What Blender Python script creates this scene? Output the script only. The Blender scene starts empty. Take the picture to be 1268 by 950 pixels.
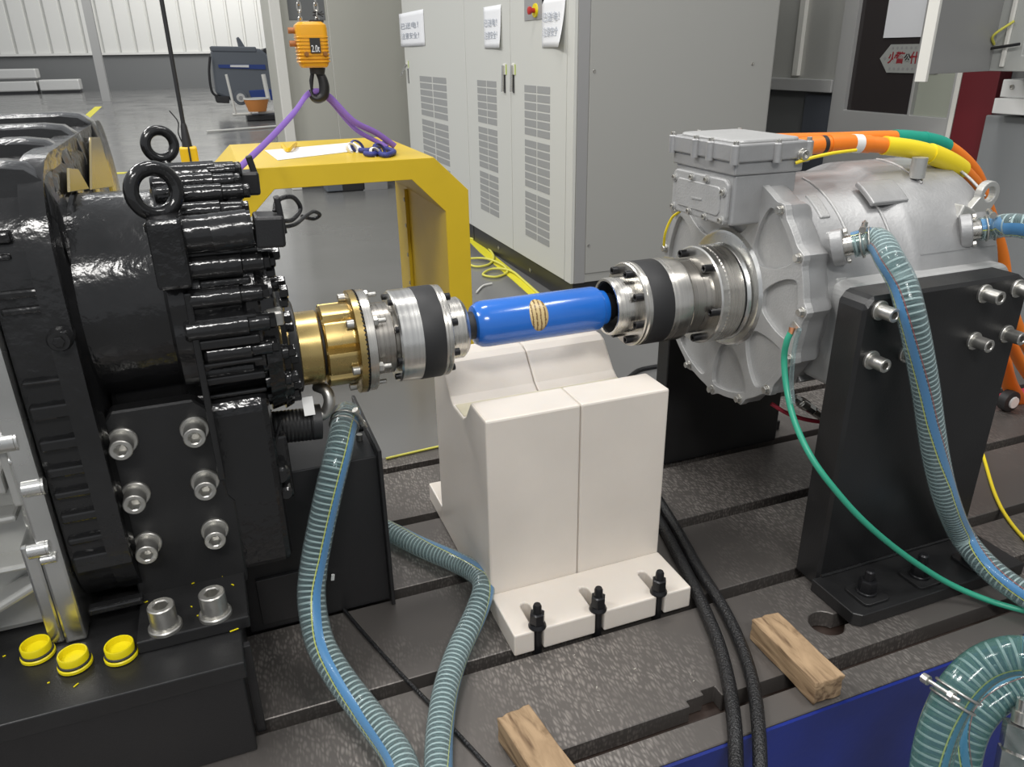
import bpy, bmesh, math, random
from mathutils import Vector, Matrix, Euler
import mathutils.noise as mnoise
random.seed(7)
PI = math.pi
S = bpy.context.scene
COL = S.collection

# ------------------------------------------------------------------ camera
F_PX, CX, CY = 949.0, 634.0, 475.0
YAW, PITCH, ROLL = 0.36077245, 0.40810055, -0.01598663
EYE = Vector((0, 0, 1.0))
_f = Vector((math.sin(YAW)*math.cos(PITCH), math.cos(YAW)*math.cos(PITCH), -math.sin(PITCH)))
_r0 = Vector((math.cos(YAW), -math.sin(YAW), 0))
_u0 = _r0.cross(_f)
_r = math.cos(ROLL)*_r0 + math.sin(ROLL)*_u0
_u = -math.sin(ROLL)*_r0 + math.cos(ROLL)*_u0
cam_data = bpy.data.cameras.new('camera')
cam = bpy.data.objects.new('camera', cam_data)
COL.objects.link(cam)
m = Matrix((_r, _u, -_f)).transposed().to_4x4()
m.translation = EYE
cam.matrix_world = m
cam_data.sensor_width = 36
cam_data.lens = F_PX/1268*36
cam_data.clip_start = 0.02
cam_data.clip_end = 200
S.camera = cam

# ------------------------------------------------------------------ world, lights, exposure
w = bpy.data.worlds.new('hall_air')
S.world = w
w.use_nodes = True
w.node_tree.nodes['Background'].inputs[0].default_value = (0.93, 0.96, 1.0, 1)
w.node_tree.nodes['Background'].inputs[1].default_value = 0.50
def area(name, loc, target, sx, sy, power, color=(1, 1, 1)):
    d = bpy.data.lights.new(name, 'AREA')
    d.shape = 'RECTANGLE'; d.size = sx; d.size_y = sy; d.energy = power; d.color = color
    o = bpy.data.objects.new(name, d); COL.objects.link(o)
    o.location = loc
    o.rotation_euler = (Vector(target)-Vector(loc)).to_track_quat('-Z', 'Y').to_euler()
    return o
for lx, ly, lz, tgt, sx_, sy_, pw in (
    (-2.6, 1.2, 4.6, (0.4, 1.4, 0.2), 1.6, 0.5, 95), (0.4, 2.6, 5.0, (0.5, 2.0, 0), 1.6, 0.5, 75), (2.4, 0.2, 4.6, (1.1, 1.2, 0.2), 1.6, 0.5, 60),
    (-0.6, -2.6, 4.2, (0.8, 1.6, 0.3), 1.8, 0.6, 120), (-3.4, 5.5, 5.2, (1.5, 5.5, 0), 1.8, 0.6, 130), (-3.0, 9.5, 6.0, (1.5, 8.5, 0), 2.0, 0.8, 160),
    (-3.5, 16, 7.5, (-1, 18, 0), 4.0, 2.0, 260), (-2.0, 27, 8, (-1, 30, 0), 6.0, 2.5, 420), (3.0, 37, 8, (-4, 46, 1.5), 8.0, 2.5, 900)):
    area('added_hall_light', (lx, ly, lz), tgt, sx_, sy_, pw, (1, 0.98, 0.95))  # unseen area lights added for glints; the one behind the camera is fill
S.view_settings.view_transform = 'Standard'
S.view_settings.look = 'None'
S.view_settings.gamma = 1.0
S.view_settings.use_curve_mapping = False
S.view_settings.exposure = 0.08

# ------------------------------------------------------------------ helpers
def ray(px, py):
    a, b = (px-CX)/F_PX, (CY-py)/F_PX
    return _r*a + _u*b + _f
def at(px, py, axis, v):
    d = ray(px, py)
    return EYE + d*((v-EYE[axis])/d[axis])
def on_x(px, py, v): return at(px, py, 0, v)
def on_y(px, py, v): return at(px, py, 1, v)
def on_z(px, py, v=0.0): return at(px, py, 2, v)
def dep(px, py, d): return EYE + ray(px, py)*d

W = {}
def mesh(name, bm, mats, smooth=False):
    me = bpy.data.meshes.new(name)
    bm.normal_update()
    if smooth is not False:
        ang = 0.6 if smooth is True else smooth
        for f in bm.faces: f.smooth = True
        for e in bm.edges:
            if len(e.link_faces) == 2 and e.calc_face_angle(0) > ang: e.smooth = False
    bm.to_mesh(me); bm.free()
    for mt in (mats if isinstance(mats, (list, tuple)) else [mats]): me.materials.append(mt)
    return me
def place(name, me, parent=None, loc=(0, 0, 0), rot=(0, 0, 0)):
    o = bpy.data.objects.new(name, me); COL.objects.link(o)
    loc = Vector(loc)
    W[o.name] = loc
    if parent is not None:
        o.parent = parent
        o.location = loc - W[parent.name]
    else:
        o.location = loc
    o.rotation_euler = rot
    return o
def obj(name, bm, mat, parent=None, smooth=False, bevel=0, seg=2):
    o = place(name, mesh(name, bm, mat, smooth), parent)
    if bevel:
        b = o.modifiers.new('bevel', 'BEVEL'); b.width = bevel; b.segments = seg
        b.limit_method = 'ANGLE'; b.angle_limit = 0.6; b.harden_normals = False
    return o
def tag(o, label, cat, group=None):
    o['label'] = label; o['category'] = cat
    if group: o['group'] = group
    return o
def thing(name, label, cat, loc=(0, 0, 0), group=None):
    o = bpy.data.objects.new(name, None); COL.objects.link(o)
    o.empty_display_size = 0.05
    o.location = loc; W[o.name] = Vector(loc)
    return tag(o, label, cat, group)
def struct(o):
    o['kind'] = 'structure'; return o
def new(): return bmesh.new()
def box(bm, x0, x1, y0, y1, z0, z1):
    v = [bm.verts.new((x, y, z)) for z in (z0, z1) for y in (y0, y1) for x in (x0, x1)]
    for q in ((0, 2, 3, 1), (4, 5, 7, 6), (0, 1, 5, 4), (2, 6, 7, 3), (0, 4, 6, 2), (1, 3, 7, 5)):
        bm.faces.new([v[i] for i in q])
    return bm
def obox(bm, c, sx, sy, sz, mtx):
    """box centred on c, axes from 3x3 matrix"""
    n = len(bm.verts)
    box(bm, -sx/2, sx/2, -sy/2, sy/2, -sz/2, sz/2)
    bm.verts.ensure_lookup_table()
    for v in bm.verts[n:]: v.co = mtx @ v.co + Vector(c)
    return bm
def rings(bm, rs, cap0=True, cap1=True, closed=False):
    """loft of equal length vertex rings"""
    R_ = [[bm.verts.new(p) for p in r] for r in rs]
    n = len(R_[0])
    pairs = list(zip(R_, R_[1:])) + ([(R_[-1], R_[0])] if closed else [])
    for a, b in pairs:
        for i in range(n):
            try: bm.faces.new((a[i], a[(i+1) % n], b[(i+1) % n], b[i]))
            except ValueError: pass
    if not closed:
        if cap0: bm.faces.new(R_[0][::-1])
        if cap1: bm.faces.new(R_[-1])
    return bm
def axis_ring(axis, c, t, r, n=32, hexa=False, ph=0.0, fn=None):
    out = []
    for i in range(n):
        a = 2*PI*i/n + ph
        rr = r
        if hexa: rr = r/math.cos(((a) % (PI/3)) - PI/6)
        if fn: rr = fn(a, r)
        u, v = rr*math.cos(a), rr*math.sin(a)
        if axis == 'X': out.append((t, c[0]+u, c[1]+v))
        elif axis == 'Y': out.append((c[0]+v, t, c[1]+u))
        else: out.append((c[0]+u, c[1]+v, t))
    return out
def lathe(bm, prof, axis='X', c=(0, 0), n=48, cap0=True, cap1=True, fn=None):
    """prof = [(t, r)...] along axis"""
    return rings(bm, [axis_ring(axis, c, t, max(r, 1e-4), n, fn=fn) for t, r in prof], cap0, cap1)
def cr(points, sub=8):
    P = [Vector(p) for p in points]
    if len(P) < 3: return P
    P = [2*P[0]-P[1]] + P + [2*P[-1]-P[-2]]
    out = []
    for i in range(1, len(P)-2):
        for k in range(sub):
            t = k/sub
            a, b, c_, d = P[i-1], P[i], P[i+1], P[i+2]
            out.append(0.5*((2*b) + (c_-a)*t + (2*a-5*b+4*c_-d)*t*t + (3*b-a-3*c_+d)*t**3))
    out.append(P[-2])
    return out
def frames(P):
    T = [(P[min(i+1, len(P)-1)]-P[max(i-1, 0)]).normalized() for i in range(len(P))]
    N = T[0].orthogonal().normalized()
    out = []
    for i, t in enumerate(T):
        N = (N - t*N.dot(t)).normalized()
        out.append((t, N, t.cross(N)))
    return out
def tube(bm, P, r, n=12, cap=True):
    fr = frames(P)
    rs = []
    for i, (p, (t, a, b)) in enumerate(zip(P, fr)):
        rr = r[i] if isinstance(r, (list, tuple)) else r
        rs.append([p + a*rr*math.cos(2*PI*k/n) + b*rr*math.sin(2*PI*k/n) for k in range(n)])
    return rings(bm, rs, cap, cap)
def resample(P, step):
    L = [0]
    for a, b in zip(P, P[1:]): L.append(L[-1]+(b-a).length)
    n = max(2, int(L[-1]/step)); out = []; j = 0
    for i in range(n+1):
        s = L[-1]*i/n
        while j < len(L)-2 and L[j+1] < s: j += 1
        t = (s-L[j])/max(1e-9, L[j+1]-L[j])
        out.append(P[j].lerp(P[j+1], min(1, t)))
    return out
def plate(bm, outer, holes, lift, t0, t1):
    """flat polygon with holes; lift(u,v,t)->xyz"""
    def loop(pts):
        vs = [bm.verts.new(lift(u, v, t0)) for u, v in pts]
        return [bm.edges.new((vs[i], vs[(i+1) % len(vs)])) for i in range(len(vs))]
    es = []
    for l in [outer]+list(holes): es += loop(l)
    r = bmesh.ops.triangle_fill(bm, use_beauty=True, use_dissolve=False, edges=es)
    fs = [g for g in r['geom'] if isinstance(g, bmesh.types.BMFace)]
    e = bmesh.ops.extrude_face_region(bm, geom=fs)
    vs = [g for g in e['geom'] if isinstance(g, bmesh.types.BMVert)]
    d = Vector(lift(0, 0, t1))-Vector(lift(0, 0, t0))
    bmesh.ops.translate(bm, verts=vs, vec=d)
    bmesh.ops.recalc_face_normals(bm, faces=bm.faces)
    bmesh.ops.dissolve_limit(bm, angle_limit=0.01, verts=bm.verts, edges=bm.edges)
    return bm
XY = lambda u, v, t: (u, v, t)
XZ = lambda u, v, t: (u, t, v)
YZ = lambda u, v, t: (t, u, v)
def circ(cx, cy, r, n=20): return [(cx+r*math.cos(2*PI*i/n), cy+r*math.sin(2*PI*i/n)) for i in range(n)]
def rrect(u0, u1, v0, v1, r, n=5):
    out = []
    for cx, cy, a0 in ((u1-r, v1-r, 0), (u0+r, v1-r, PI/2), (u0+r, v0+r, PI), (u1-r, v0+r, 3*PI/2)):
        for i in range(n+1):
            a = a0+PI/2*i/n
            out.append((cx+r*math.cos(a), cy+r*math.sin(a)))
    return out

# ------------------------------------------------------------------ materials
def mat(name, color, rough=0.5, metal=0.0, bump=0.0, bscale=40.0, var=0.0, vscale=8.0, rvar=0.0, coat=0.0, spec=0.5, sss=0.0, detail=4, stretch=None, emit=None):
    mt = bpy.data.materials.new(name); mt.use_nodes = True
    nt = mt.node_tree; b = nt.nodes['Principled BSDF']
    b.inputs['Base Color'].default_value = (*color, 1)
    b.inputs['Roughness'].default_value = rough
    b.inputs['Metallic'].default_value = metal
    b.inputs['Specular IOR Level'].default_value = spec
    if coat: b.inputs['Coat Weight'].default_value = coat; b.inputs['Coat Roughness'].default_value = 0.08
    if sss:
        b.inputs['Subsurface Weight'].default_value = sss
        b.inputs['Subsurface Radius'].default_value = (0.02, 0.015, 0.01)
    tc = nt.nodes.new('ShaderNodeTexCoord')
    src = tc.outputs['Object']
    if stretch:
        mp = nt.nodes.new('ShaderNodeMapping'); mp.inputs['Scale'].default_value = stretch
        nt.links.new(src, mp.inputs[0]); src = mp.outputs[0]
    if var or rvar:
        n = nt.nodes.new('ShaderNodeTexNoise'); n.inputs['Scale'].default_value = vscale; n.inputs['Detail'].default_value = 6
        nt.links.new(src, n.inputs['Vector'])
        if var:
            r = nt.nodes.new('ShaderNodeMapRange'); r.inputs[1].default_value = 0.3; r.inputs[2].default_value = 0.7
            r.inputs[3].default_value = 1-var; r.inputs[4].default_value = 1+var
            nt.links.new(n.outputs['Fac'], r.inputs[0])
            mx = nt.nodes.new('ShaderNodeMix'); mx.data_type = 'RGBA'; mx.blend_type = 'MULTIPLY'
            mx.inputs[0].default_value = 1; mx.inputs[6].default_value = (*color, 1)
            nt.links.new(r.outputs[0], mx.inputs[7]); nt.links.new(mx.outputs[2], b.inputs['Base Color'])
        if rvar:
            r2 = nt.nodes.new('ShaderNodeMapRange'); r2.inputs[1].default_value = 0.3; r2.inputs[2].default_value = 0.7
            r2.inputs[3].default_value = max(0.03, rough-rvar); r2.inputs[4].default_value = rough+rvar
            nt.links.new(n.outputs['Fac'], r2.inputs[0]); nt.links.new(r2.outputs[0], b.inputs['Roughness'])
    if bump:
        n2 = nt.nodes.new('ShaderNodeTexNoise'); n2.inputs['Scale'].default_value = bscale; n2.inputs['Detail'].default_value = detail
        nt.links.new(src, n2.inputs['Vector'])
        bp = nt.nodes.new('ShaderNodeBump'); bp.inputs['Strength'].default_value = bump; bp.inputs['Distance'].default_value = 0.004
        nt.links.new(n2.outputs['Fac'], bp.inputs['Height']); nt.links.new(bp.outputs[0], b.inputs['Normal'])
    if emit:
        b.inputs['Emission Color'].default_value = (*color, 1); b.inputs['Emission Strength'].default_value = emit
    return mt
M = {}
M['cast_black'] = mat('glossy_black_casting_paint', (0.014, 0.014, 0.0145), 0.17, 0, 0.45, 45, 0.2, 12, 0.06, detail=3)
M['gloss_black'] = mat('gloss_black_paint', (0.012, 0.012, 0.0125), 0.14, 0, 0.45, 50, detail=3)
M['satin_black'] = mat('satin_black_powder_coat', (0.012, 0.012, 0.013), 0.42, 0, 0.08, 400, 0.1, 6)
M['plate_black'] = mat('black_machined_plate', (0.0125, 0.0125, 0.013), 0.38, 0, 0.08, 300, 0.15, 10, 0.06)
M['rubber'] = mat('black_rubber', (0.018, 0.018, 0.019), 0.55)
M['black_oxide'] = mat('black_oxide_steel', (0.02, 0.02, 0.022), 0.32, 0.5)
M['zinc'] = mat('dull_zinc_steel', (0.50, 0.49, 0.46), 0.36, 0.9, 0.1, 200, 0.12, 60)
M['dark_socket'] = mat('socket_shadow_steel', (0.30, 0.29, 0.27), 0.45, 0.9)
M['steel'] = mat('turned_steel', (0.56, 0.54, 0.50), 0.26, 0.95, 0.0, 60, 0.10, 3, 0.05, stretch=(60, 0.6, 0.6))
M['steel_dark'] = mat('oiled_turned_steel', (0.34, 0.32, 0.29), 0.30, 0.9, 0.0, 60, 0.14, 3, 0.05, stretch=(60, 0.6, 0.6))
M['steel_bright'] = mat('bright_turned_steel', (0.66, 0.65, 0.62), 0.22, 0.95, 0.0, 60, 0.1, 3, 0.05, stretch=(60, 0.6, 0.6))
M['gold'] = mat('yellow_zinc_plating', (0.50, 0.37, 0.15), 0.28, 0.95, 0.0, 60, 0.12, 12, 0.05)
M['alu'] = mat('grey_cast_aluminium', (0.40, 0.40, 0.40), 0.46, 0.55, 0.12, 160, 0.06, 14, 0.05)
M['alu_light'] = mat('sand_cast_aluminium', (0.45, 0.45, 0.445), 0.5, 0.45, 0.2, 220, 0.05, 20)
M['alu_mach'] = mat('machined_aluminium', (0.66, 0.66, 0.64), 0.25, 0.95, 0.04, 90, 0.08, 8, 0.08)
M['alu_smooth'] = mat('silver_painted_casting', (0.46, 0.46, 0.44), 0.38, 0.5, 0.1, 90, 0.1, 5, 0.06)
M['nylon'] = mat('white_nylon', (0.68, 0.625, 0.56), 0.38, 0, 0.05, 90, 0.06, 5, 0.08, sss=0.15)
M['nylon_core'] = mat('yellowed_nylon', (0.62, 0.57, 0.42), 0.4, 0, 0.05, 90, 0.08, 9, sss=0.1)
M['blue'] = mat('gloss_blue_enamel', (0.012, 0.125, 0.50), 0.2, 0, 0.03, 30, 0.06, 12, coat=0.4)
M['bed_blue'] = mat('navy_machine_paint', (0.006, 0.018, 0.17), 0.35, 0, 0.08, 60, 0.2, 5)
M['gantry'] = mat('yellow_safety_paint', (0.66, 0.46, 0.022), 0.36, 0, 0.03, 60, 0.05, 4)
M['cap_yellow'] = mat('yellow_plastic', (0.74, 0.62, 0.006), 0.38, 0, 0, sss=0.05)
M['hoist'] = mat('amber_hoist_enamel', (0.72, 0.34, 0.012), 0.3, 0, 0.05, 50)
M['pendant'] = mat('amber_plastic', (0.80, 0.50, 0.01), 0.4)
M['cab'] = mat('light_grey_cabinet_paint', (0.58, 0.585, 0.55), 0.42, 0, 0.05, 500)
M['cab_shaded'] = mat('shaded_cabinet_paint', (0.36, 0.36, 0.34), 0.45, 0, 0.05, 500)  # same cabinet paint, darkened in colour for the shaded sides
M['cab_edge'] = mat('grey_cabinet_frame_paint', (0.30, 0.30, 0.30), 0.4)
M['plinth'] = mat('black_plinth_steel', (0.02, 0.02, 0.022), 0.35)
M['vent'] = mat('grey_perforated_vent', (0.30, 0.305, 0.30), 0.6)
M['seam'] = mat('door_gap', (0.06, 0.06, 0.06), 0.8)
M['beige'] = mat('beige_partition_paint', (0.47, 0.465, 0.41), 0.42, 0, 0, 4)
M['white_frame'] = mat('white_frame_paint', (0.72, 0.71, 0.66), 0.4)
M['paper'] = mat('white_paper', (0.80, 0.81, 0.83), 0.7)
M['ink'] = mat('pale_print_ink', (0.42, 0.45, 0.50), 0.7)
M['ink_red'] = mat('red_print_ink', (0.28, 0.02, 0.03), 0.6)
M['ink_black'] = mat('black_print_ink', (0.02, 0.02, 0.02), 0.6)
M['white'] = mat('white_plastic', (0.75, 0.75, 0.73), 0.5)
M['wall_dark'] = mat('grey_plinth_wall_paint', (0.15, 0.155, 0.155), 0.6)
M['wall_white'] = mat('white_corrugated_steel', (0.66, 0.66, 0.63), 0.5)
M['column'] = mat('grey_column_paint', (0.42, 0.42, 0.41), 0.5)
M['wood'] = None
M['red_panel'] = mat('dark_red_steel', (0.13, 0.012, 0.018), 0.35)
M['orange'] = mat('orange_cable_sheath', (0.80, 0.20, 0.015), 0.42, 0, 0.05, 60)
M['yellow_sleeve'] = mat('yellow_shrink_sleeve', (0.82, 0.64, 0.02), 0.4)
M['teal'] = mat('teal_shrink_sleeve', (0.01, 0.28, 0.20), 0.4)
M['green_cable'] = mat('green_cable_sheath', (0.03, 0.30, 0.19), 0.35)
M['copper'] = mat('copper_lug', (0.72, 0.32, 0.16), 0.35, 0.9)
M['purple'] = mat('purple_sling_webbing', (0.19, 0.10, 0.38), 0.7, 0, 0.3, 300)
M['navy'] = mat('navy_strap_webbing', (0.03, 0.04, 0.22), 0.6)
M['cable_black'] = mat('black_cable_sheath', (0.012, 0.012, 0.013), 0.35, 0, 0.8, 260)
M['yellow_tape'] = mat('yellow_floor_tape', (0.75, 0.68, 0.03), 0.5)
M['dark_glass'] = mat('dark_door_glass', (0.035, 0.03, 0.03), 0.08, 0)
M['glass_reflection'] = mat('painted_glass_reflection', (0.36, 0.38, 0.32), 0.2)
M['scrub_grey'] = mat('slate_grey_plastic', (0.12, 0.135, 0.155), 0.5)
M['scrub_blue'] = mat('blue_plastic', (0.02, 0.05, 0.22), 0.5)
M['foil'] = mat('silver_wrap_film', (0.62, 0.62, 0.60), 0.35, 0.3, 0.8, 6)
M['tan_reflection'] = mat('painted_tan_reflection', (0.26, 0.21, 0.10), 0.25, 0, 0.1, 20)
M['copper_orange'] = mat('orange_bucket_plastic', (0.62, 0.24, 0.06), 0.5)
M['wire_spiral'] = hose_mat2 = None
M['stripe'] = mat('blue_hose_print', (0.05, 0.22, 0.48), 0.4)
M['yellow_line'] = mat('yellow_hose_line', (0.65, 0.62, 0.10), 0.5)
M['red_line'] = mat('red_hose_print', (0.35, 0.02, 0.04), 0.5)

def floor_mat():
    mt = mat('grey_epoxy_floor', (0.15, 0.15, 0.148), 0.2, 0, 0, 5, 0.06, 1.3, 0.07, spec=0.75)
    nt = mt.node_tree; b = nt.nodes['Principled BSDF']
    n = nt.nodes.new('ShaderNodeTexNoise'); n.inputs['Scale'].default_value = 2.5
    tc = nt.nodes.new('ShaderNodeTexCoord'); nt.links.new(tc.outputs['Object'], n.inputs['Vector'])
    bp = nt.nodes.new('ShaderNodeBump'); bp.inputs['Strength'].default_value = 0.05; bp.inputs['Distance'].default_value = 0.02
    nt.links.new(n.outputs['Fac'], bp.inputs['Height']); nt.links.new(bp.outputs[0], b.inputs['Normal'])
    return mt
def bed_mat():
    mt = bpy.data.materials.new('scraped_cast_iron'); mt.use_nodes = True
    nt = mt.node_tree; L = nt.links; b = nt.nodes['Principled BSDF']
    tc = nt.nodes.new('ShaderNodeTexCoord')
    b.inputs['Metallic'].default_value = 0.55
    big = nt.nodes.new('ShaderNodeTexNoise'); big.inputs['Scale'].default_value = 3.2; big.inputs['Detail'].default_value = 5
    L.new(tc.outputs['Object'], big.inputs['Vector'])
    # scraped flakes: short rows of tilted crescents
    mp = nt.nodes.new('ShaderNodeMapping'); mp.inputs['Rotation'].default_value = (0, 0, 0.35); mp.inputs['Scale'].default_value = (185, 66, 90)
    L.new(tc.outputs['Object'], mp.inputs[0])
    ns = nt.nodes.new('ShaderNodeTexNoise'); ns.inputs['Scale'].default_value = 0.35; ns.inputs['Detail'].default_value = 1
    L.new(mp.outputs[0], ns.inputs['Vector'])
    mv = nt.nodes.new('ShaderNodeVectorMath'); mv.operation = 'SCALE'; mv.inputs['Scale'].default_value = 2.2
    L.new(ns.outputs['Color'], mv.inputs[0])
    ad = nt.nodes.new('ShaderNodeVectorMath'); ad.operation = 'ADD'
    L.new(mp.outputs[0], ad.inputs[0]); L.new(mv.outputs[0], ad.inputs[1])
    vo = nt.nodes.new('ShaderNodeTexVoronoi'); vo.inputs['Scale'].default_value = 1.0; vo.inputs['Randomness'].default_value = 0.55
    L.new(ad.outputs[0], vo.inputs['Vector'])
    rp = nt.nodes.new('ShaderNodeMapRange'); rp.inputs[1].default_value = 0.15; rp.inputs[2].default_value = 0.55
    L.new(vo.outputs['Distance'], rp.inputs[0])
    msk = nt.nodes.new('ShaderNodeMapRange'); msk.inputs[1].default_value = 0.42; msk.inputs[2].default_value = 0.62
    L.new(big.outputs['Fac'], msk.inputs[0])
    inv = nt.nodes.new('ShaderNodeMath'); inv.operation = 'MULTIPLY_ADD'; inv.inputs[1].default_value = -1; inv.inputs[2].default_value = 1
    L.new(rp.outputs[0], inv.inputs[0])
    fl = nt.nodes.new('ShaderNodeMath'); fl.operation = 'MULTIPLY'
    L.new(inv.outputs[0], fl.inputs[0]); L.new(msk.outputs[0], fl.inputs[1])
    ramp = nt.nodes.new('ShaderNodeMix'); ramp.data_type = 'RGBA'
    ramp.inputs[6].default_value = (0.125, 0.114, 0.106, 1); ramp.inputs[7].default_value = (0.32, 0.293, 0.27, 1)
    L.new(fl.outputs[0], ramp.inputs[0])
    L.new(ramp.outputs[2], b.inputs['Base Color'])
    rr = nt.nodes.new('ShaderNodeMapRange'); rr.inputs[3].default_value = 0.46; rr.inputs[4].default_value = 0.34
    L.new(fl.outputs[0], rr.inputs[0]); L.new(rr.outputs[0], b.inputs['Roughness'])
    bp = nt.nodes.new('ShaderNodeBump'); bp.inputs['Strength'].default_value = 0.12; bp.inputs['Distance'].default_value = 0.0015
    L.new(fl.outputs[0], bp.inputs['Height']); L.new(bp.outputs[0], b.inputs['Normal'])
    return mt
def wood_mat():
    mt = bpy.data.materials.new('rough_sawn_pine'); mt.use_nodes = True
    nt = mt.node_tree; L = nt.links; b = nt.nodes['Principled BSDF']
    tc = nt.nodes.new('ShaderNodeTexCoord'); mp = nt.nodes.new('ShaderNodeMapping'); mp.inputs['Scale'].default_value = (30, 5, 30)
    L.new(tc.outputs['Object'], mp.inputs[0])
    n = nt.nodes.new('ShaderNodeTexNoise'); n.inputs['Scale'].default_value = 1.6; n.inputs['Detail'].default_value = 6; n.inputs['Distortion'].default_value = 1.5
    L.new(mp.outputs[0], n.inputs['Vector'])
    r = nt.nodes.new('ShaderNodeValToRGB')
    r.color_ramp.elements[0].position = 0.32; r.color_ramp.elements[0].color = (0.12, 0.07, 0.035, 1)
    r.color_ramp.elements[1].position = 0.6; r.color_ramp.elements[1].color = (0.38, 0.26, 0.15, 1)
    e = r.color_ramp.elements.new(0.45); e.color = (0.27, 0.18, 0.10, 1)
    L.new(n.outputs['Fac'], r.inputs[0]); L.new(r.outputs[0], b.inputs['Base Color'])
    b.inputs['Roughness'].default_value = 0.75
    bp = nt.nodes.new('ShaderNodeBump'); bp.inputs['Strength'].default_value = 0.5; bp.inputs['Distance'].default_value = 0.004
    L.new(n.outputs['Fac'], bp.inputs['Height']); L.new(bp.outputs[0], b.inputs['Normal'])
    return mt
def hose_mat(name, tint, opac):
    mt = bpy.data.materials.new(name); mt.use_nodes = True
    nt = mt.node_tree; L = nt.links; b = nt.nodes['Principled BSDF']
    b.inputs['Base Color'].default_value = (*tint, 1); b.inputs['Roughness'].default_value = 0.12
    b.inputs['Coat Weight'].default_value = 0.5
    tr = nt.nodes.new('ShaderNodeBsdfTransparent'); tr.inputs[0].default_value = (0.88, 0.95, 0.95, 1)
    lw = nt.nodes.new('ShaderNodeLayerWeight'); lw.inputs['Blend'].default_value = 0.35
    mr = nt.nodes.new('ShaderNodeMapRange'); mr.inputs[3].default_value = opac; mr.inputs[4].default_value = min(1, opac+0.55)
    L.new(lw.outputs['Facing'], mr.inputs[0])
    mx = nt.nodes.new('ShaderNodeMixShader'); L.new(mr.outputs[0], mx.inputs[0])
    L.new(tr.outputs[0], mx.inputs[1]); L.new(b.outputs[0], mx.inputs[2])
    L.new(mx.outputs[0], nt.nodes['Material Output'].inputs['Surface'])
    return mt
def label_mat():
    mt = bpy.data.materials.new('worn_gold_label'); mt.use_nodes = True
    nt = mt.node_tree; L = nt.links; b = nt.nodes['Principled BSDF']
    tc = nt.nodes.new('ShaderNodeTexCoord')
    wv = nt.nodes.new('ShaderNodeTexWave'); wv.bands_direction = 'X'; wv.inputs['Scale'].default_value = 38; wv.inputs['Distortion'].default_value = 1.5
    L.new(tc.outputs['Object'], wv.inputs['Vector'])
    n = nt.nodes.new('ShaderNodeTexNoise'); n.inputs['Scale'].default_value = 320
    L.new(tc.outputs['Object'], n.inputs['Vector'])
    mu = nt.nodes.new('ShaderNodeMath'); mu.operation = 'MULTIPLY'; L.new(wv.outputs['Fac'], mu.inputs[0]); L.new(n.outputs['Fac'], mu.inputs[1])
    r = nt.nodes.new('ShaderNodeValToRGB'); r.color_ramp.elements[0].position = 0.3; r.color_ramp.elements[0].color = (0.55, 0.42, 0.20, 1)
    r.color_ramp.elements[1].position = 0.42; r.color_ramp.elements[1].color = (0.16, 0.09, 0.03, 1)
    L.new(mu.outputs[0], r.inputs[0]); L.new(r.outputs[0], b.inputs['Base Color']); b.inputs['Roughness'].default_value = 0.35
    return mt
M['floor'] = floor_mat(); M['bed'] = bed_mat(); M['wood'] = wood_mat(); M['label'] = label_mat()
M['wire_spiral'] = hose_mat('pale_pvc_spiral', (0.62, 0.68, 0.68), 0.50)
M['hose'] = hose_mat('clear_teal_hose_wall', (0.34, 0.42, 0.43), 0.08)
M['liner'] = hose_mat('grey_hose_bore', (0.13, 0.18, 0.19), 0.20)
M['hose_green'] = hose_mat('green_tinted_hose_wall', (0.07, 0.17, 0.15), 0.34)

def text(name, s, size, mt, parent, origin, xdir, ydir, bold=0.0, width=None):
    """printed characters as a thin mesh lying on a surface"""
    c = bpy.data.curves.new(name, 'FONT'); c.body = s; c.size = size; c.extrude = 0.0004*max(1, size*10); c.offset = bold
    c.align_x = 'CENTER'; c.align_y = 'CENTER'
    tmp = bpy.data.objects.new(name, c); COL.objects.link(tmp)
    dg = bpy.context.evaluated_depsgraph_get()
    me = bpy.data.meshes.new_from_object(tmp.evaluated_get(dg))
    bpy.data.objects.remove(tmp); bpy.data.curves.remove(c)
    me.materials.clear(); me.materials.append(mt)
    x = Vector(xdir).normalized(); y = Vector(ydir).normalized(); z = x.cross(y)
    mm = Matrix((x, y, z)).transposed()
    if width:
        xs = [v.co.x for v in me.vertices]
        k = width/max(1e-6, max(xs)-min(xs)) if xs else 1
        for v in me.vertices: v.co.x *= k
    for v in me.vertices: v.co = mm @ v.co
    return place(name, me, parent, origin)

# --- fasteners (one mesh per kind and axis, shared) -------------------------------------------------
_cache = {}
AX = {'+X': Matrix.Rotation(PI/2, 3, 'Y'), '-X': Matrix.Rotation(-PI/2, 3, 'Y'),
      '-Y': Matrix.Rotation(PI/2, 3, 'X'), '+Y': Matrix.Rotation(-PI/2, 3, 'X'), '+Z': Matrix.Identity(3)}
def xf(bm, axis):
    for v in bm.verts: v.co = AX[axis] @ v.co
    return bm
def cap_mesh(r, h, axis, mt, key, n=24):
    k = ('cap', r, h, axis, key)
    if k not in _cache:
        bm = new()
        g = lambda t, rr, hx=False: axis_ring('Z', (0, 0), t, rr, n, hexa=hx)
        rings(bm, [g(0, r), g(h-0.08*r, r), g(h, r*0.92), g(h, r*0.62), g(h-0.04*h, r*0.5, True), g(h*0.45, r*0.5, True)])
        _cache[k] = mesh('cap_screw', xf(bm, axis), mt, 0.5)
    return _cache[k]
def washer_mesh(r, h, axis, mt, key):
    k = ('w', r, h, axis, key)
    if k not in _cache:
        bm = new(); lathe(bm, [(0, r), (h*0.75, r), (h, r*0.94)], 'Z', n=28)
        _cache[k] = mesh('washer', xf(bm, axis), mt, 0.5)
    return _cache[k]
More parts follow.
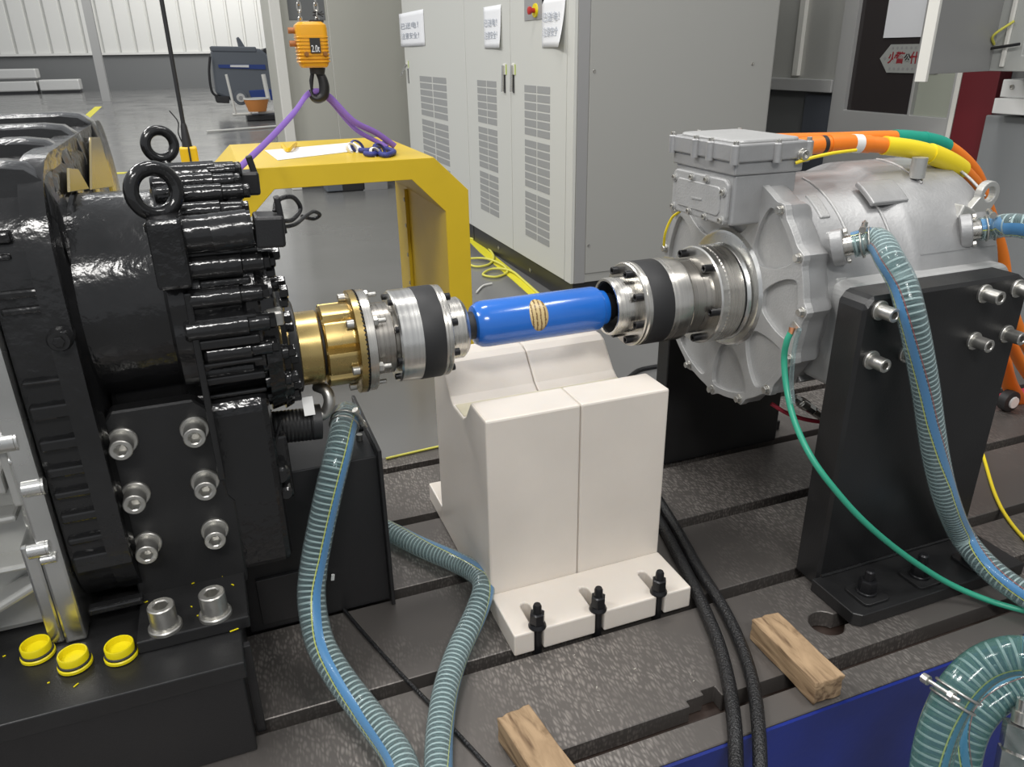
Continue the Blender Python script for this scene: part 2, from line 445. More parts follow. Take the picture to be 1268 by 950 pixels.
def nut_mesh(r, h, axis, mt, key):
    k = ('n', r, h, axis, key)
    if k not in _cache:
        bm = new(); g = lambda t, rr, hx=True: axis_ring('Z', (0, 0), t, rr, 24, hexa=hx)
        rings(bm, [g(0, r*0.95), g(h*0.15, r), g(h*0.85, r), g(h, r*0.9)])
        _cache[k] = mesh('hex_bolt', xf(bm, axis), mt, 0.4)
    return _cache[k]
AV = {'+X': Vector((1, 0, 0)), '-X': Vector((-1, 0, 0)), '-Y': Vector((0, -1, 0)), '+Y': Vector((0, 1, 0)), '+Z': Vector((0, 0, 1))}
def cap_screw(parent, p, axis, r, h, mt='zinc', wr=None, wh=None, name='cap_screw', spring=False):
    p = Vector(p); a = AV[axis]
    off = 0
    root = None
    if wr:
        off = wh
    o = place(name, cap_mesh(r, h, axis, M[mt], mt), parent, p + a*off)
    if wr:
        place('washer', washer_mesh(wr, wh, axis, M[mt], mt), o, p)
    return o
def hex_bolt(parent, p, axis, r, h, mt='zinc', wr=None, name='hex_bolt'):
    p = Vector(p); a = AV[axis]
    o = place(name, nut_mesh(r, h, axis, M[mt], mt), parent, p + a*(h*0.25 if wr else 0))
    if wr: place('washer', washer_mesh(wr, h*0.25, axis, M[mt], mt), o, p)
    return o

FZ = -0.40      # workshop floor level
AY, AZ = 1.295, 0.533     # shaft line

# ================================================================== SETTING
bm = new(); box(bm, -40, 30, -6, 47, FZ-0.2, FZ)
struct(obj('floor', bm, M['floor']))
# back wall of the hall: white ribbed sheet over a grey plinth wall
YW = 43.9
wr = bpy.data.objects.new('wall_back', None); COL.objects.link(wr); wr.location = (0, YW, FZ); W[wr.name] = Vector((0, YW, FZ)); struct(wr)
zs = on_y(60, 68, YW).z
bm = new(); box(bm, -40, 30, YW, YW+0.3, FZ, zs); obj('plinth_wall', bm, M['wall_dark'], wr)
bm = new()
x = -16.0; pitch = 0.72
pr = []
while x < 12:
    pr += [(x, 0.0), (x+pitch*0.74, 0.0), (x+pitch*0.80, -0.10), (x+pitch*0.92, -0.10), (x+pitch*0.98, 0.0)]
    x += pitch
lo = [bm.verts.new((u, YW-0.05-v, zs+0.03)) for u, v in pr]; hi = [bm.verts.new((u, YW-0.05-v, 9)) for u, v in pr]
for i in range(len(pr)-1): bm.faces.new((lo[i], lo[i+1], hi[i+1], hi[i]))
o = obj('ribbed_sheet', bm, M['wall_white'], wr); o['kind'] = 'stuff'
so = o.modifiers.new('solid', 'SOLIDIFY'); so.thickness = 0.02; so.offset = 1
bm = new(); box(bm, -40, 30, YW-0.16, YW, zs-0.04, zs+0.06); obj('flashing', bm, M['wall_white'], wr)
# steel column in front of the back wall
yc = 39.0
a = on_z(142, 125, FZ)
cx0 = on_y(100, 0, a.y).x; cx1 = on_y(111, 0, a.y).x
bm = new(); box(bm, cx0, cx1, a.y, a.y+0.08, FZ, 9); box(bm, cx0+(cx1-cx0)*0.42, cx0+(cx1-cx0)*0.58, a.y+0.08, a.y+0.3, FZ, 9); box(bm, cx0, cx1, a.y+0.3, a.y+0.38, FZ, 9)
struct(obj('trim_1', bm, M['column']))
# floor tapes
def tape(name, pts, wid, lab):
    bm = new(); P = [on_z(x, y, FZ+0.002) for x, y in pts]
    for p, q in zip(P, P[1:]):
        d = (q-p).normalized(); n = Vector((-d.y, d.x, 0))*wid/2
        lo = [p-n, q-n, q+n, p+n]
        v = [bm.verts.new((u.x, u.y, FZ+0.0005)) for u in lo]; t = [bm.verts.new((u.x, u.y, FZ+0.003)) for u in lo]
        bm.faces.new(t); bm.faces.new(v[::-1])
        for i in range(4): bm.faces.new((v[i], v[(i+1) % 4], t[(i+1) % 4], t[i]))
    return tag(obj(name, bm, M['yellow_tape']), lab, 'floor tape')
tape('floor_tape', [(122, 132), (104, 148)], 0.2, 'yellow tape line on the far hall floor by the grey column')
tape('floor_tape', [(130, 215), (156, 214)], 0.16, 'short yellow floor tape seen left of the lifting eye')
tape('floor_tape', [(560, 272), (600, 312), (640, 345), (672, 373)], 0.075, 'yellow floor tape running along the cabinet plinths')

# right side wall (plane facing the machine)
X0 = 4.0
rw = bpy.data.objects.new('wall_right', None); COL.objects.link(rw); rw.location = (X0, 4, FZ); W[rw.name] = Vector((X0, 4, FZ)); struct(rw)
bm = new(); box(bm, X0, X0+0.2, -3, 9.6, FZ, 4.2); obj('lower_wall', bm, M['wall_dark'], rw)
bm = new(); box(bm, X0-0.03, X0, 4.33, 9.6, 0.74, 4.2); obj('wall_panel', bm, mat('light_grey_panel', (0.50, 0.50, 0.47), 0.35, 0.2), rw)
bm = new(); box(bm, X0-0.07, X0-0.0, 4.33, 9.6, 0.72, 0.80); obj('rail', bm, M['column'], rw, bevel=0.004)
bm = new(); y1 = on_x(996, 60, X0).y; box(bm, X0-0.06, X0-0.03, y1-0.025, y1+0.025, 0.82, 4.2); obj('mullion', bm, M['white_frame'], rw)
bm = new(); box(bm, X0-0.02, X0, 4.33, 4.62, FZ, 0.70); obj('skirting_panel', bm, mat('slate_blue_panel', (0.10, 0.11, 0.13), 0.4), rw)
# glazed door
dr = bpy.data.objects.new('door_1', None); COL.objects.link(dr); dr.location = (X0, 3.85, FZ); W[dr.name] = Vector((X0, 3.85, FZ)); struct(dr)
bm = new()
plate(bm, [(3.33, FZ), (4.32, FZ), (4.32, 2.6), (3.33, 2.6)], [[(3.68, 0.62), (4.20, 0.62), (4.20, 2.45), (3.68, 2.45)], [(3.40, 0.62), (3.66, 0.62), (3.66, 2.45), (3.40, 2.45)]], YZ, X0-0.06, X0)
obj('door_frame', bm, mat('grey_aluminium_frame', (0.50, 0.50, 0.49), 0.35, 0.3), dr, bevel=0.004)
bm = new(); box(bm, X0-0.03, X0-0.02, 3.67, 4.21, 0.61, 2.46); obj('pane', bm, M['dark_glass'], dr)
bm = new(); box(bm, X0-0.03, X0-0.02, 3.39, 3.67, 0.61, 2.46); obj('pane', bm, M['glass_reflection'], dr)  # pale green colour paints a reflection on the door glass
bm = new(); box(bm, X0-0.075, X0-0.06, 3.34, 3.37, FZ, 2.6); obj('edge_strip', bm, M['white_frame'], dr)

# ================================================================== T-SLOT BED
bed = thing('test_bed', 'slotted cast iron test bed with scraped top and navy front', 'test bed', (1.0, 1.26, FZ))
BX0, BX1 = -1.4, 2.55
def strip(y0, y1, outer=None, holes=(), nm='bed_strip'):
    bm = new(); plate(bm, outer or [(BX0, y0), (BX1, y0), (BX1, y1), (BX0, y1)], holes, XY, 0.0, -0.036)
    return obj(nm, bm, M['bed'], bed, bevel=0.0015, seg=1)
strip(0.708, 0.760)
arc = [(0.955+0.033*math.cos(t), 0.866+0.033*math.sin(t)) for t in [math.radians(d) for d in range(27, 334, 18)]]
key = arc + [(BX1-0.02, 0.851), (BX1-0.02, 0.881)]
strip(0, 0, [(BX0, 0.790), (0.605, 0.790), (0.605, 0.803), (0.640, 0.803), (0.640, 0.812), (0.668, 0.812), (0.668, 0.790), (BX1, 0.790), (BX1, 0.996), (BX0, 0.996)], [key])
for y0, y1 in ((1.024, 1.241), (1.271, 1.490), (1.520, 1.740), (1.770, 1.828)): strip(y0, y1)
bm = new(); box(bm, BX0, BX1, 0.715, 1.822, -0.06, -0.037); obj('slot_floor', bm, mat('dark_brown_slot', (0.035, 0.022, 0.017), 0.5), bed)  # slot bottoms coloured a very dark brown
bm = new(); box(bm, BX0, BX1, 0.712, 1.824, FZ+0.001, -0.062); obj('bed_body', bm, M['bed_blue'], bed)
bm = new(); box(bm, BX0, BX1, 0.702, 0.7075, FZ+0.001, -0.003); obj('front_skin', bm, M['bed_blue'], bed)
# tiny bright chips lying on the bed
chip = mat('metal_chip', (0.7, 0.68, 0.62), 0.3, 0.7)
bm = new()
for px, py in ((711, 812), (786, 829), (739, 852), (695, 851), (855, 836), (859, 844), (741, 881), (697, 764)):
    p = on_z(px, py, 0.0); s = random.uniform(0.0012, 0.0025); a = random.uniform(0, 3)
    obox(bm, (p.x, p.y, 0.0012), s*2.2, s*0.8, 0.0014, Matrix.Rotation(a, 3, 'Z'))
o = obj('metal_chips', bm, chip); o['kind'] = 'stuff'; tag(o, 'bright metal chips scattered on the bed in front of the white block', 'chips')

# ================================================================== WHITE BLOCK
blk = thing('support_block', 'white nylon block with V groove standing under the blue shaft', 'support block', (0.56, 1.29, 0))
xl, xm, xr = 0.375, 0.558, 0.742
def vprofile():
    zt = 0.415
    return [(1.127, 0.0005), (1.127, zt), (1.212, zt), (1.245, 0.372), (1.262, 0.362), (1.328, 0.362), (1.345, 0.372), (1.375, 0.405), (1.392, 0.425), (1.41, 0.432), (1.463, 0.432), (1.463, 0.0005)]
for a, b in ((xl, xm-0.0006), (xm+0.0006, xr)):
    bm = new(); plate(bm, vprofile(), [], YZ, a, b)
    obj('block_half', bm, M['nylon'], blk, bevel=0.004)
bm = new(); box(bm, xl+0.004, xr-0.004, 1.268, 1.322, 0.3615, 0.3632); obj('groove_floor', bm, M['nylon_core'], blk)
slots = [0.4245, 0.5305, 0.6305]; slots = [on_y(668, 790, 1.003).x, on_y(743, 770, 1.003).x, on_y(818, 748, 1.003).x]
fo = [(xl, 1.003)]
for s in slots: fo += [(s-0.009, 1.003), (s-0.009, 1.075), (s-0.004, 1.082), (s+0.004, 1.082), (s+0.009, 1.075), (s+0.009, 1.003)]
fo += [(xr, 1.003), (xr, 1.127), (xl, 1.127)]
bm = new(); plate(bm, fo, [], XY, 0.0005, 0.047); obj('front_flange', bm, M['nylon'], blk, bevel=0.003)
bm = new(); box(bm, xl, xr, 1.463, 1.575, 0.0005, 0.047); obj('rear_flange', bm, M['nylon'], blk, bevel=0.003)
for s in slots:      # T-bolt studs with flange nuts
    c = (s, 1.013)
    bm = new()
    g = lambda t, r, hx=False: axis_ring('Z', c, t, r, 24, hexa=hx)
    rings(bm, [g(0.0475, 0.0165), g(0.050, 0.0165), g(0.056, 0.0138), g(0.056, 0.0122, True), g(0.077, 0.0122, True), g(0.079, 0.0105)])
    nut = obj('flange_nut', bm, M['black_oxide'], blk, 0.4)
    bm = new(); lathe(bm, [(-0.03, 0.0080), (0.092, 0.0080), (0.096, 0.0062)], 'Z', c, 20); obj('stud', bm, M['black_oxide'], nut, 0.5)

# ================================================================== SHAFT AND COUPLINGS
c0 = (AY, AZ)
sh = thing('drive_shaft', 'blue painted drive shaft with round gold label between the couplings', 'shaft', (0.54, AY, AZ))
bm = new(); lathe(bm, [(0.412, 0.030), (0.414, 0.036), (0.424, 0.0425), (0.436, 0.0440), (0.660, 0.0440), (0.668, 0.042), (0.672, 0.036), (0.684, 0.034), (0.686, 0.030)], 'X', c0, 64)
obj('shaft_tube', bm, M['blue'], sh, 0.6)
bm = new(); lathe(bm, [(0.385, 0.026), (0.412, 0.026)], 'X', c0, 32); obj('spline_end', bm, M['rubber'], sh, 0.6)
bm = new(); lathe(bm, [(0.686, 0.027), (0.700, 0.027), (0.701, 0.022), (0.740, 0.022)], 'X', c0, 32); obj('spline_end', bm, M['black_oxide'], sh, 0.6)
# round label wrapped on the tube
bm = new(); R = 0.0443; cxl = on_y(665, 395, AY-0.03).x; hw, hh = 0.0185, 0.033
cen = bm.verts.new((cxl, AY-R*math.cos(0.42), AZ+R*math.sin(0.42))); ring = []
ctr_a = 0.42
for i in range(32):
    t = 2*PI*i/32; a = ctr_a + hh*math.sin(t)/R
    ring.append(bm.verts.new((cxl+hw*math.cos(t), AY-R*math.cos(a), AZ+R*math.sin(a))))
mid = []
for k in (0.75, 0.5, 0.25):
    mid.append([bm.verts.new((cxl+k*hw*math.cos(2*PI*i/32), AY-R*math.cos(ctr_a+k*hh*math.sin(2*PI*i/32)/R), AZ+R*math.sin(ctr_a+k*hh*math.sin(2*PI*i/32)/R))) for i in range(32)])
allr = [ring]+mid
for a, b in zip(allr, allr[1:]):
    for i in range(32): bm.faces.new((a[i], a[(i+1) % 32], b[(i+1) % 32], b[i]))
for i in range(32): bm.faces.new((mid[-1][i], mid[-1][(i+1) % 32], cen))
bmesh.ops.recalc_face_normals(bm, faces=bm.faces)
o = obj('round_label', bm, M['label'], sh, 0.6); o['label'] = 'round gold label with worn brown print'
so = o.modifiers.new('solid', 'SOLIDIFY'); so.thickness = 0.0004; so.offset = 0

def ringpts(n, r, ph=0): return [(AY+r*math.cos(2*PI*i/n+ph), AZ+r*math.sin(2*PI*i/n+ph)) for i in range(n)]
# left coupling
cl = thing('shaft_coupling', 'steel coupling with black rubber ring joined to the black gearbox by a gold hub', 'coupling', (0.24, AY, AZ))
def L(name, prof, mt, par, n=56, fn=None): 
    bm = new(); lathe(bm, prof, 'X', c0, n, fn=fn); return obj(name, bm, M[mt], par, 0.5)
L('gold_hub', [(0.078, 0.060), (0.080, 0.064), (0.128, 0.064), (0.130, 0.0625)], 'gold', cl)
L('gold_hub_sleeve', [(0.134, 0.066), (0.137, 0.0725), (0.184, 0.0725)], 'gold', cl, 120,
  fn=lambda a, r: r-0.010*max(0, math.cos(8*(a+0.2)))**6 if r > 0.07 else r)
L('gold_flange', [(0.184, 0.084), (0.187, 0.0915), (0.198, 0.0915), (0.199, 0.090)], 'gold', cl)
L('hub_gap', [(0.120, 0.052), (0.186, 0.052)], 'rubber', cl)
L('steel_flange', [(0.2, 0.088), (0.2015, 0.0905), (0.2155, 0.0905), (0.217, 0.088), (0.217, 0.066), (0.2185, 0.064)], 'steel', cl)
L('neck', [(0.217, 0.064), (0.252, 0.064), (0.255, 0.058), (0.262, 0.058)], 'steel_dark', cl)
L('steel_ring', [(0.258, 0.058), (0.258, 0.081), (0.261, 0.0835), (0.299, 0.0835)], 'steel_bright', cl)
L('rubber_ring', [(0.2985, 0.084), (0.300, 0.0845), (0.336, 0.0845), (0.338, 0.0838)], 'rubber', cl)
L('end_flange', [(0.3375, 0.0835), (0.342, 0.084), (0.343, 0.0815), (0.347, 0.0835), (0.351, 0.0835), (0.352, 0.082), (0.352, 0.058)], 'steel', cl)
L('end_sleeve', [(0.350, 0.057), (0.384, 0.057), (0.390, 0.052), (0.393, 0.048), (0.393, 0.032), (0.386, 0.031)], 'steel', cl)
L('seal', [(0.386, 0.034), (0.3955, 0.034)], 'rubber', cl)
for y, z in ringpts(8, 0.071, 0.3):
    cap_screw(cl, (0.352, y, z), '+X', 0.0068, 0.012, 'black_oxide')
for y, z in ringpts(6, 0.079, 0.32):
    hex_bolt(cl, (0.217, y, z), '+X', 0.0075, 0.008, 'zinc')
    bm = new(); lathe(bm, [(0.224, 0.0042), (0.238, 0.0042), (0.239, 0.0035)], 'X', (y, z), 14); obj('bolt_end', bm, M['zinc'], cl, 0.5)
    cap_screw(cl, (0.184, y, z), '-X', 0.0078, 0.012, 'zinc')
for y, z in ringpts(8, 0.073, 0.3):
    cap_screw(cl, (0.258, y, z), '-X', 0.0055, 0.006, 'black_oxide')
# right coupling
crr = thing('shaft_coupling', 'steel coupling with black rubber ring bolted to the silver motor', 'coupling', (0.83, AY, AZ))
bm = new()
rs = [(0.738, 0.0570), (0.694, 0.0575), (0.690, 0.0555), (0.690, 0.0515), (0.694, 0.0500), (0.738, 0.0495)]
lathe(bm, rs, 'X', c0, 56, False, False); obj('open_sleeve', bm, M['steel'], crr, 0.5)
bm = new(); lathe(bm, [(0.696, 0.0496), (0.734, 0.0494)], 'X', c0, 40, False, False); bm.faces.new([v for v in bm.verts][-40:]); bmesh.ops.recalc_face_normals(bm, faces=bm.faces)
obj('sleeve_bore', bm, M['rubber'], crr, 0.5)
L('front_flange', [(0.733, 0.030), (0.733, 0.0815), (0.735, 0.084), (0.739, 0.084), (0.741, 0.0815), (0.744, 0.084), (0.750, 0.084)], 'steel', crr)
L('rubber_ring', [(0.749, 0.0840), (0.751, 0.0848), (0.796, 0.0848), (0.798, 0.0840)], 'rubber', crr)
L('steel_ring', [(0.797, 0.0845), (0.800, 0.0852), (0.838, 0.0852), (0.842, 0.083), (0.842, 0.0775)], 'steel', crr)
L('neck', [(0.840, 0.0765), (0.892, 0.0765), (0.897, 0.079)], 'steel_dark', crr)
L('rear_flange', [(0.893, 0.077), (0.893, 0.098), (0.896, 0.1005), (0.908, 0.1005), (0.910, 0.0985)], 'steel_bright', crr)
L('flange_disc', [(0.9095, 0.0992), (0.911, 0.1005), (0.946, 0.1005), (0.948, 0.099)], 'steel', crr)
L('groove_ring', [(0.946, 0.0935), (0.956, 0.0935)], 'rubber', crr)
L('motor_hub', [(0.953, 0.098), (0.956, 0.1005), (0.972, 0.104), (0.99, 0.112)], 'alu_mach', crr)
for y, z in ringpts(8, 0.0705, 0.3): cap_screw(crr, (0.733, y, z), '-X', 0.0078, 0.015, 'black_oxide')
for y, z in ringpts(6, 0.0875, 0.12): cap_screw(crr, (0.893, y, z), '-X', 0.0078, 0.018, 'black_oxide')
# ring of small punch marks on the two flanges
for par, xx, rr in ((cl, 0.1993, 0.0895), (crr, 0.9098, 0.0985)):
    bm = new()
    for i in range(72):
        a = 2*PI*i/72; c = (xx-0.0005, AY+rr*1.008*math.cos(a), AZ+rr*1.008*math.sin(a))
        obox(bm, c, 0.004, 0.003, 0.003, Matrix.Rotation(a, 3, 'X'))
    o = obj('graduation_marks', bm, M['steel_bright'] if par is crr else M['black_oxide'], par); o['kind'] = 'stuff'

# ================================================================== MOTOR
mc = (1.295, 0.540)
mo = thing('electric_motor', 'silver cast aluminium motor with ribbed end cover and terminal box on top', 'motor', (1.35, 1.295, 0.30))
PH = [math.radians(d) for d in range(0, 360, 24)]
bolt_a = []
def lob(a, r, ph0=math.radians(8)):
    d = ((a-ph0) % math.radians(24)); d = min(d, math.radians(24)-d)
    return r + 0.012*math.exp(-(d/0.055)**2)
# end cover: lobed plate with recessed pockets between curved spokes
outer = [(mc[0]+lob(2*PI*i/180, 0.238)*math.cos(2*PI*i/180), mc[1]+lob(2*PI*i/180, 0.238)*math.sin(2*PI*i/180)) for i in range(180)]
pockets = []
NP = 9
for k in range(NP):
    a0 = 2*PI*k/NP + 0.30; half = PI/NP
    ro, ri = 0.222, 0.125
    pts = []
    def cp(r, a): return Vector((mc[0]+r*math.cos(a), mc[1]+r*math.sin(a), 0))
    wo, wi = half-0.06, half-0.13
    raw = [cp(ro, a0-wo*0.80), cp(ro+0.001, a0), cp(ro, a0+wo*0.80), cp(ro-0.018, a0+wo*0.98), cp(0.170, a0+half-0.075), cp(ri+0.012, a0+wi*0.92), cp(ri, a0+wi*0.55), cp(ri-0.002, a0), cp(ri, a0-wi*0.55), cp(ri+0.012, a0-wi*0.92), cp(0.170, a0-half+0.075), cp(ro-0.018, a0-wo*0.98)]
    P = raw+raw[:3]; c_ = cr(P, 4)
    pockets.append([(p.x, p.y) for p in c_[4:4+48]])
bm = new(); plate(bm, outer, pockets, YZ, 0.968, 0.984)
obj('end_cover', bm, M['alu_light'], mo, bevel=0.0028, seg=3)
bm = new(); lathe(bm, [(0.9775, 0.230), (0.986, 0.234), (0.992, 0.234)], 'X', mc, 90); obj('cover_web', bm, M['alu_light'], mo, 0.5)
bm = new(); lathe(bm, [(0.9685, 0.125), (0.962, 0.120), (0.960, 0.114), (0.960, 0.05)], 'X', mc, 64); obj('bearing_boss', bm, M['alu_mach'], mo, 0.5)
bm = new()
outer2 = [(lob(2*PI*i/180, 0.236)) for i in range(180)]
rings(bm, [[(t, mc[0]+(lob(2*PI*i/180, rr)-dd)*math.cos(2*PI*i/180), mc[1]+(lob(2*PI*i/180, rr)-dd)*math.sin(2*PI*i/180)) for i in range(180)] for t, rr, dd in ((0.985, 0.236, 0), (1.018, 0.236, 0), (1.030, 0.233, 0.004), (1.040, 0.226, 0.006))])
obj('front_flange', bm, M['alu'], mo, 0.7)
for k in range(15):
    a = math.radians(8+24*k)
    hex_bolt(mo, (0.968, mc[0]+0.2365*math.cos(a), mc[1]+0.2365*math.sin(a)), '-X', 0.0065, 0.008, 'zinc', 0.0095)
bm = new(); lathe(bm, [(1.036, 0.224), (1.215, 0.2235), (1.235, 0.234), (1.25, 0.2375), (1.430, 0.2375), (1.445, 0.2375), (1.462, 0.230), (1.472, 0.215), (1.474, 0.10)], 'X', mc, 96)
obj('housing', bm, M['alu'], mo, 0.5)
# casting seams, pads and ribs on the housing
def arcrib(xx, a0, a1, r, mt='alu_light', rad=0.003, dx=0.0):
    P = [(xx+dx*math.sin((a-a0)/(a1-a0)*PI), mc[0]+r*math.cos(a), mc[1]+r*math.sin(a)) for a in [a0+(a1-a0)*i/16 for i in range(17)]]
    bm = new(); tube(bm, [Vector(p) for p in P], rad, 8); return obj('casting_rib', bm, M[mt], mo, 0.9)
for xx, a0, a1, r in ((1.10, 1.75, 2.6, 0.2245), (1.20, 2.0, 2.75, 0.2245), (1.47, 1.55, 2.3, 0.234), (1.33, 1.55, 2.1, 0.2385), (1.42, 3.0, 3.55, 0.2385), (1.24, 3.05, 3.5, 0.2345)):
    arcrib(xx, a0, a1, r)
# flat panels on the flank just behind the flange
def pad(x0, x1, a0, a1, r0, r1, mt='alu_light', name='casting_pad', n=6, bev=0.003):
    bm = new(); rs = []
    for i in range(n+1):
        a = a0+(a1-a0)*i/n; c, s = math.cos(a), math.sin(a)
        rs.append([(x0, mc[0]+r0*c, mc[1]+r0*s), (x1, mc[0]+r0*c, mc[1]+r0*s), (x1, mc[0]+r1*c, mc[1]+r1*s), (x0, mc[0]+r1*c, mc[1]+r1*s)])
    rings(bm, rs); return obj(name, bm, M[mt], mo, bevel=bev)
pad(1.055, 1.080, 2.45, 2.75, 0.218, 0.2275); pad(1.055, 1.080, 2.85, 3.2, 0.218, 0.2275); pad(1.055, 1.080, 2.05, 2.32, 0.218, 0.2275)
pad(1.175, 1.265, 2.02, 2.28, 0.232, 0.2425, 'alu', 'name_pad', 4)
pad(1.045, 1.215, 3.38, 3.42, 0.20, 0.236, 'alu', 'casting_rib', 2)
pad(1.045, 1.215, 3.62, 3.66, 0.20, 0.236, 'alu', 'casting_rib', 2)
pad(1.045, 1.215, 3.88, 3.92, 0.20, 0.236, 'alu', 'casting_rib', 2)
pad(1.25, 1.45, 2.745, 2.755, 0.10, 0.2385, 'alu', 'parting_line', 1, 0.0)
# mounting block flares to the bracket
for yy0, yy1 in ((1.032, 1.12), (1.45, 1.503)):
    bm = new()
    q = [(1.040, 0.40), (1.045, 0.585), (1.060, 0.602), (1.44, 0.602), (1.455, 0.585), (1.455, 0.42)]
    plate(bm, q, [], XZ, yy0, yy1); obj('mounting_pad', bm, M['alu_light'], mo, bevel=0.012, seg=3)
# vent stub on top, lifting lug at the rear
p = on_y(1136, 196, mc[0])
bm = new(); ps_ = on_y(1136, 214, 1.19); lathe(bm, [(ps_.z-0.01, 0.015), (ps_.z+0.030, 0.015)], 'Z', (ps_.x, 1.19), 20); obj('vent_stub', bm, M['alu_smooth'], mo, 0.5)
lugc = on_y(1222, 240, 1.12)
th = [math.radians(d) for d in range(-20, 201, 15)]
out = [(lugc.x+0.026*math.cos(t), lugc.z+0.026*math.sin(t)) for t in th] + [(lugc.x-0.060, lugc.z-0.040), (lugc.x-0.01, lugc.z-0.065)]
bm = new(); plate(bm, out, [circ(lugc.x, lugc.z, 0.0145)], XZ, 1.112, 1.128); obj('lifting_lug', bm, M['alu_smooth'], mo, bevel=0.002)
bm = new(); obox(bm, (lugc.x-0.06, 1.125, lugc.z-0.035), 0.04, 0.04, 0.03, Matrix.Rotation(0.4, 3, 'Y')); obj('lug_base', bm, M['alu_smooth'], mo, bevel=0.004)
# hose flanges on the flank
def hose_port(parent, c, d, name='hose_flange'):
    d = Vector(d).normalized(); z = Vector((0, 0, 1)); a = d.cross(z).normalized(); b = a.cross(d)
    mm = Matrix((a, b, d)).transposed(); c = Vector(c)
    bm = new()
    def R_(t, r, n=32, f=lambda a_: 1): return [c + mm @ Vector((r*f(k)*math.cos(k), r*f(k)*math.sin(k), t)) for k in [2*PI*i/n for i in range(n)]]
    el = lambda k: 1+0.45*abs(math.sin(k))**3
    rings(bm, [R_(-0.012, 0.023, f=el), R_(0.006, 0.023, f=el), R_(0.008, 0.0215, f=el)])
    fl = obj(name, bm, M['alu'], parent, 0.5)
    for s in (-1, 1):
        bm = new(); cc = c + mm @ Vector((0, s*0.027, 0.010))
        rings(bm, [[cc + mm @ Vector((0.006*math.cos(2*PI*i/6), 0.006*math.sin(2*PI*i/6), t)) for i in range(6)] for t in (0, 0.006)])
        obj('hex_bolt', bm, M['zinc'], fl, 0.5)
    bm = new(); rings(bm, [R_(0.0, 0.0185), R_(0.055, 0.0185), R_(0.056, 0.015)]); obj('spigot', bm, M['steel'], parent, 0.5)
    return c, mm
p1 = on_y(1040, 306, 1.075); d1 = Vector((0.62, -0.74, 0.28))
hose_port(mo, p1, d1)
p2 = on_y(1197, 286, 1.085); d2 = Vector((0.75, -0.62, 0.20))
hose_port(mo, p2, d2)
# terminal box
bx0, bx1, by0, by1, bz0, bz1, bz2 = 0.900, 1.045, 1.205, 1.415, 0.687, 0.808, 0.846
bm = new(); box(bm, bx0+0.004, bx1, by0+0.004, by1-0.004, bz0+0.003, 0.785); obj('terminal_box', bm, M['alu'], mo, bevel=0.005, seg=3)
bm = new(); box(bm, bx0-0.001, bx1+0.008, by0, by1, 0.784, bz1); obj('box_rim', bm, M['alu'], mo, bevel=0.003)
lid_pts = rrect(bx0-0.006, bx1+0.016, by0-0.006, by1+0.006, 0.008)
bm = new(); plate(bm, lid_pts, [], XY, bz1, bz2-0.006); obj('box_lid', bm, M['alu'], mo, bevel=0.003)
bm = new(); plate(bm, rrect(bx0+0.004, bx1+0.006, by0+0.006, by1-0.006, 0.02), [], XY, bz2-0.007, bz2); obj('lid_top', bm, M['alu_light'], mo, bevel=0.004)
for (u, v) in ((bx0-0.004, by0+0.0), (bx0-0.006, by0+0.075), (bx0-0.006, by0+0.125), (bx0-0.004, by1), (bx1+0.014, by0-0.002), (bx0+0.085, by0-0.007), (bx0+0.06, by1+0.006), (bx1+0.012, by1)):
    bm = new(); lathe(bm, [(bz1-0.003, 0.0085), (bz2-0.008, 0.0085), (bz2-0.006, 0.007)], 'Z', (u, v), 18); l = obj('lid_boss', bm, M['alu'], mo, 0.5)
    cap_screw(l, (u, v, bz2-0.006), '+Z', 0.0048, 0.006, 'zinc')
# side inspection cover with eight screws
sc = rrect(by0+0.012, by1-0.010, bz0+0.004, 0.776, 0.016)
bm = new(); plate(bm, sc, [], YZ, bx0-0.005, bx0+0.005); cov = obj('inspection_cover', bm, M['alu_light'], mo, bevel=0.003)
bm = new(); plate(bm, rrect(by0+0.030, by1-0.028, bz0+0.018, 0.760, 0.012), [], YZ, bx0-0.0075, bx0-0.004); obj('cover_panel', bm, M['alu_light'], mo, bevel=0.002)
for (v, z) in ((by1-0.020, 0.758), (by1-0.082, 0.766), (by0+0.078, 0.768), (by0+0.022, 0.752), (by1-0.020, bz0+0.012), (by1-0.080, bz0+0.012), (by0+0.075, bz0+0.010), (by0+0.022, bz0+0.012)):
    bm = new(); lathe(bm, [(bx0-0.007, 0.0085), (bx0+0.004, 0.0085)], 'X', (v, z), 18); l = obj('cover_boss', bm, M['alu_light'], mo, 0.5)
    cap_screw(l, (bx0-0.007, v, z), '-X', 0.0055, 0.005, 'zinc')
bm = new(); obox(bm, (bx0-0.0085, (by0+by1)/2, 0.728), 0.002, 0.035, 0.003, Matrix.Rotation(-0.05, 3, 'X')); obj('cast_mark', bm, M['alu_light'], cov)
# cable gland block on the lid's right end
bm = new(); box(bm, bx1-0.01, bx1+0.022, by0-0.004, by0+0.060, 0.800, 0.838); gb = obj('gland_block', bm, M['alu'], mo, bevel=0.004)
cap_screw(gb, (bx1-0.002, by0-0.006, 0.815), '-Y', 0.009, 0.008, 'zinc', 0.012, 0.003)

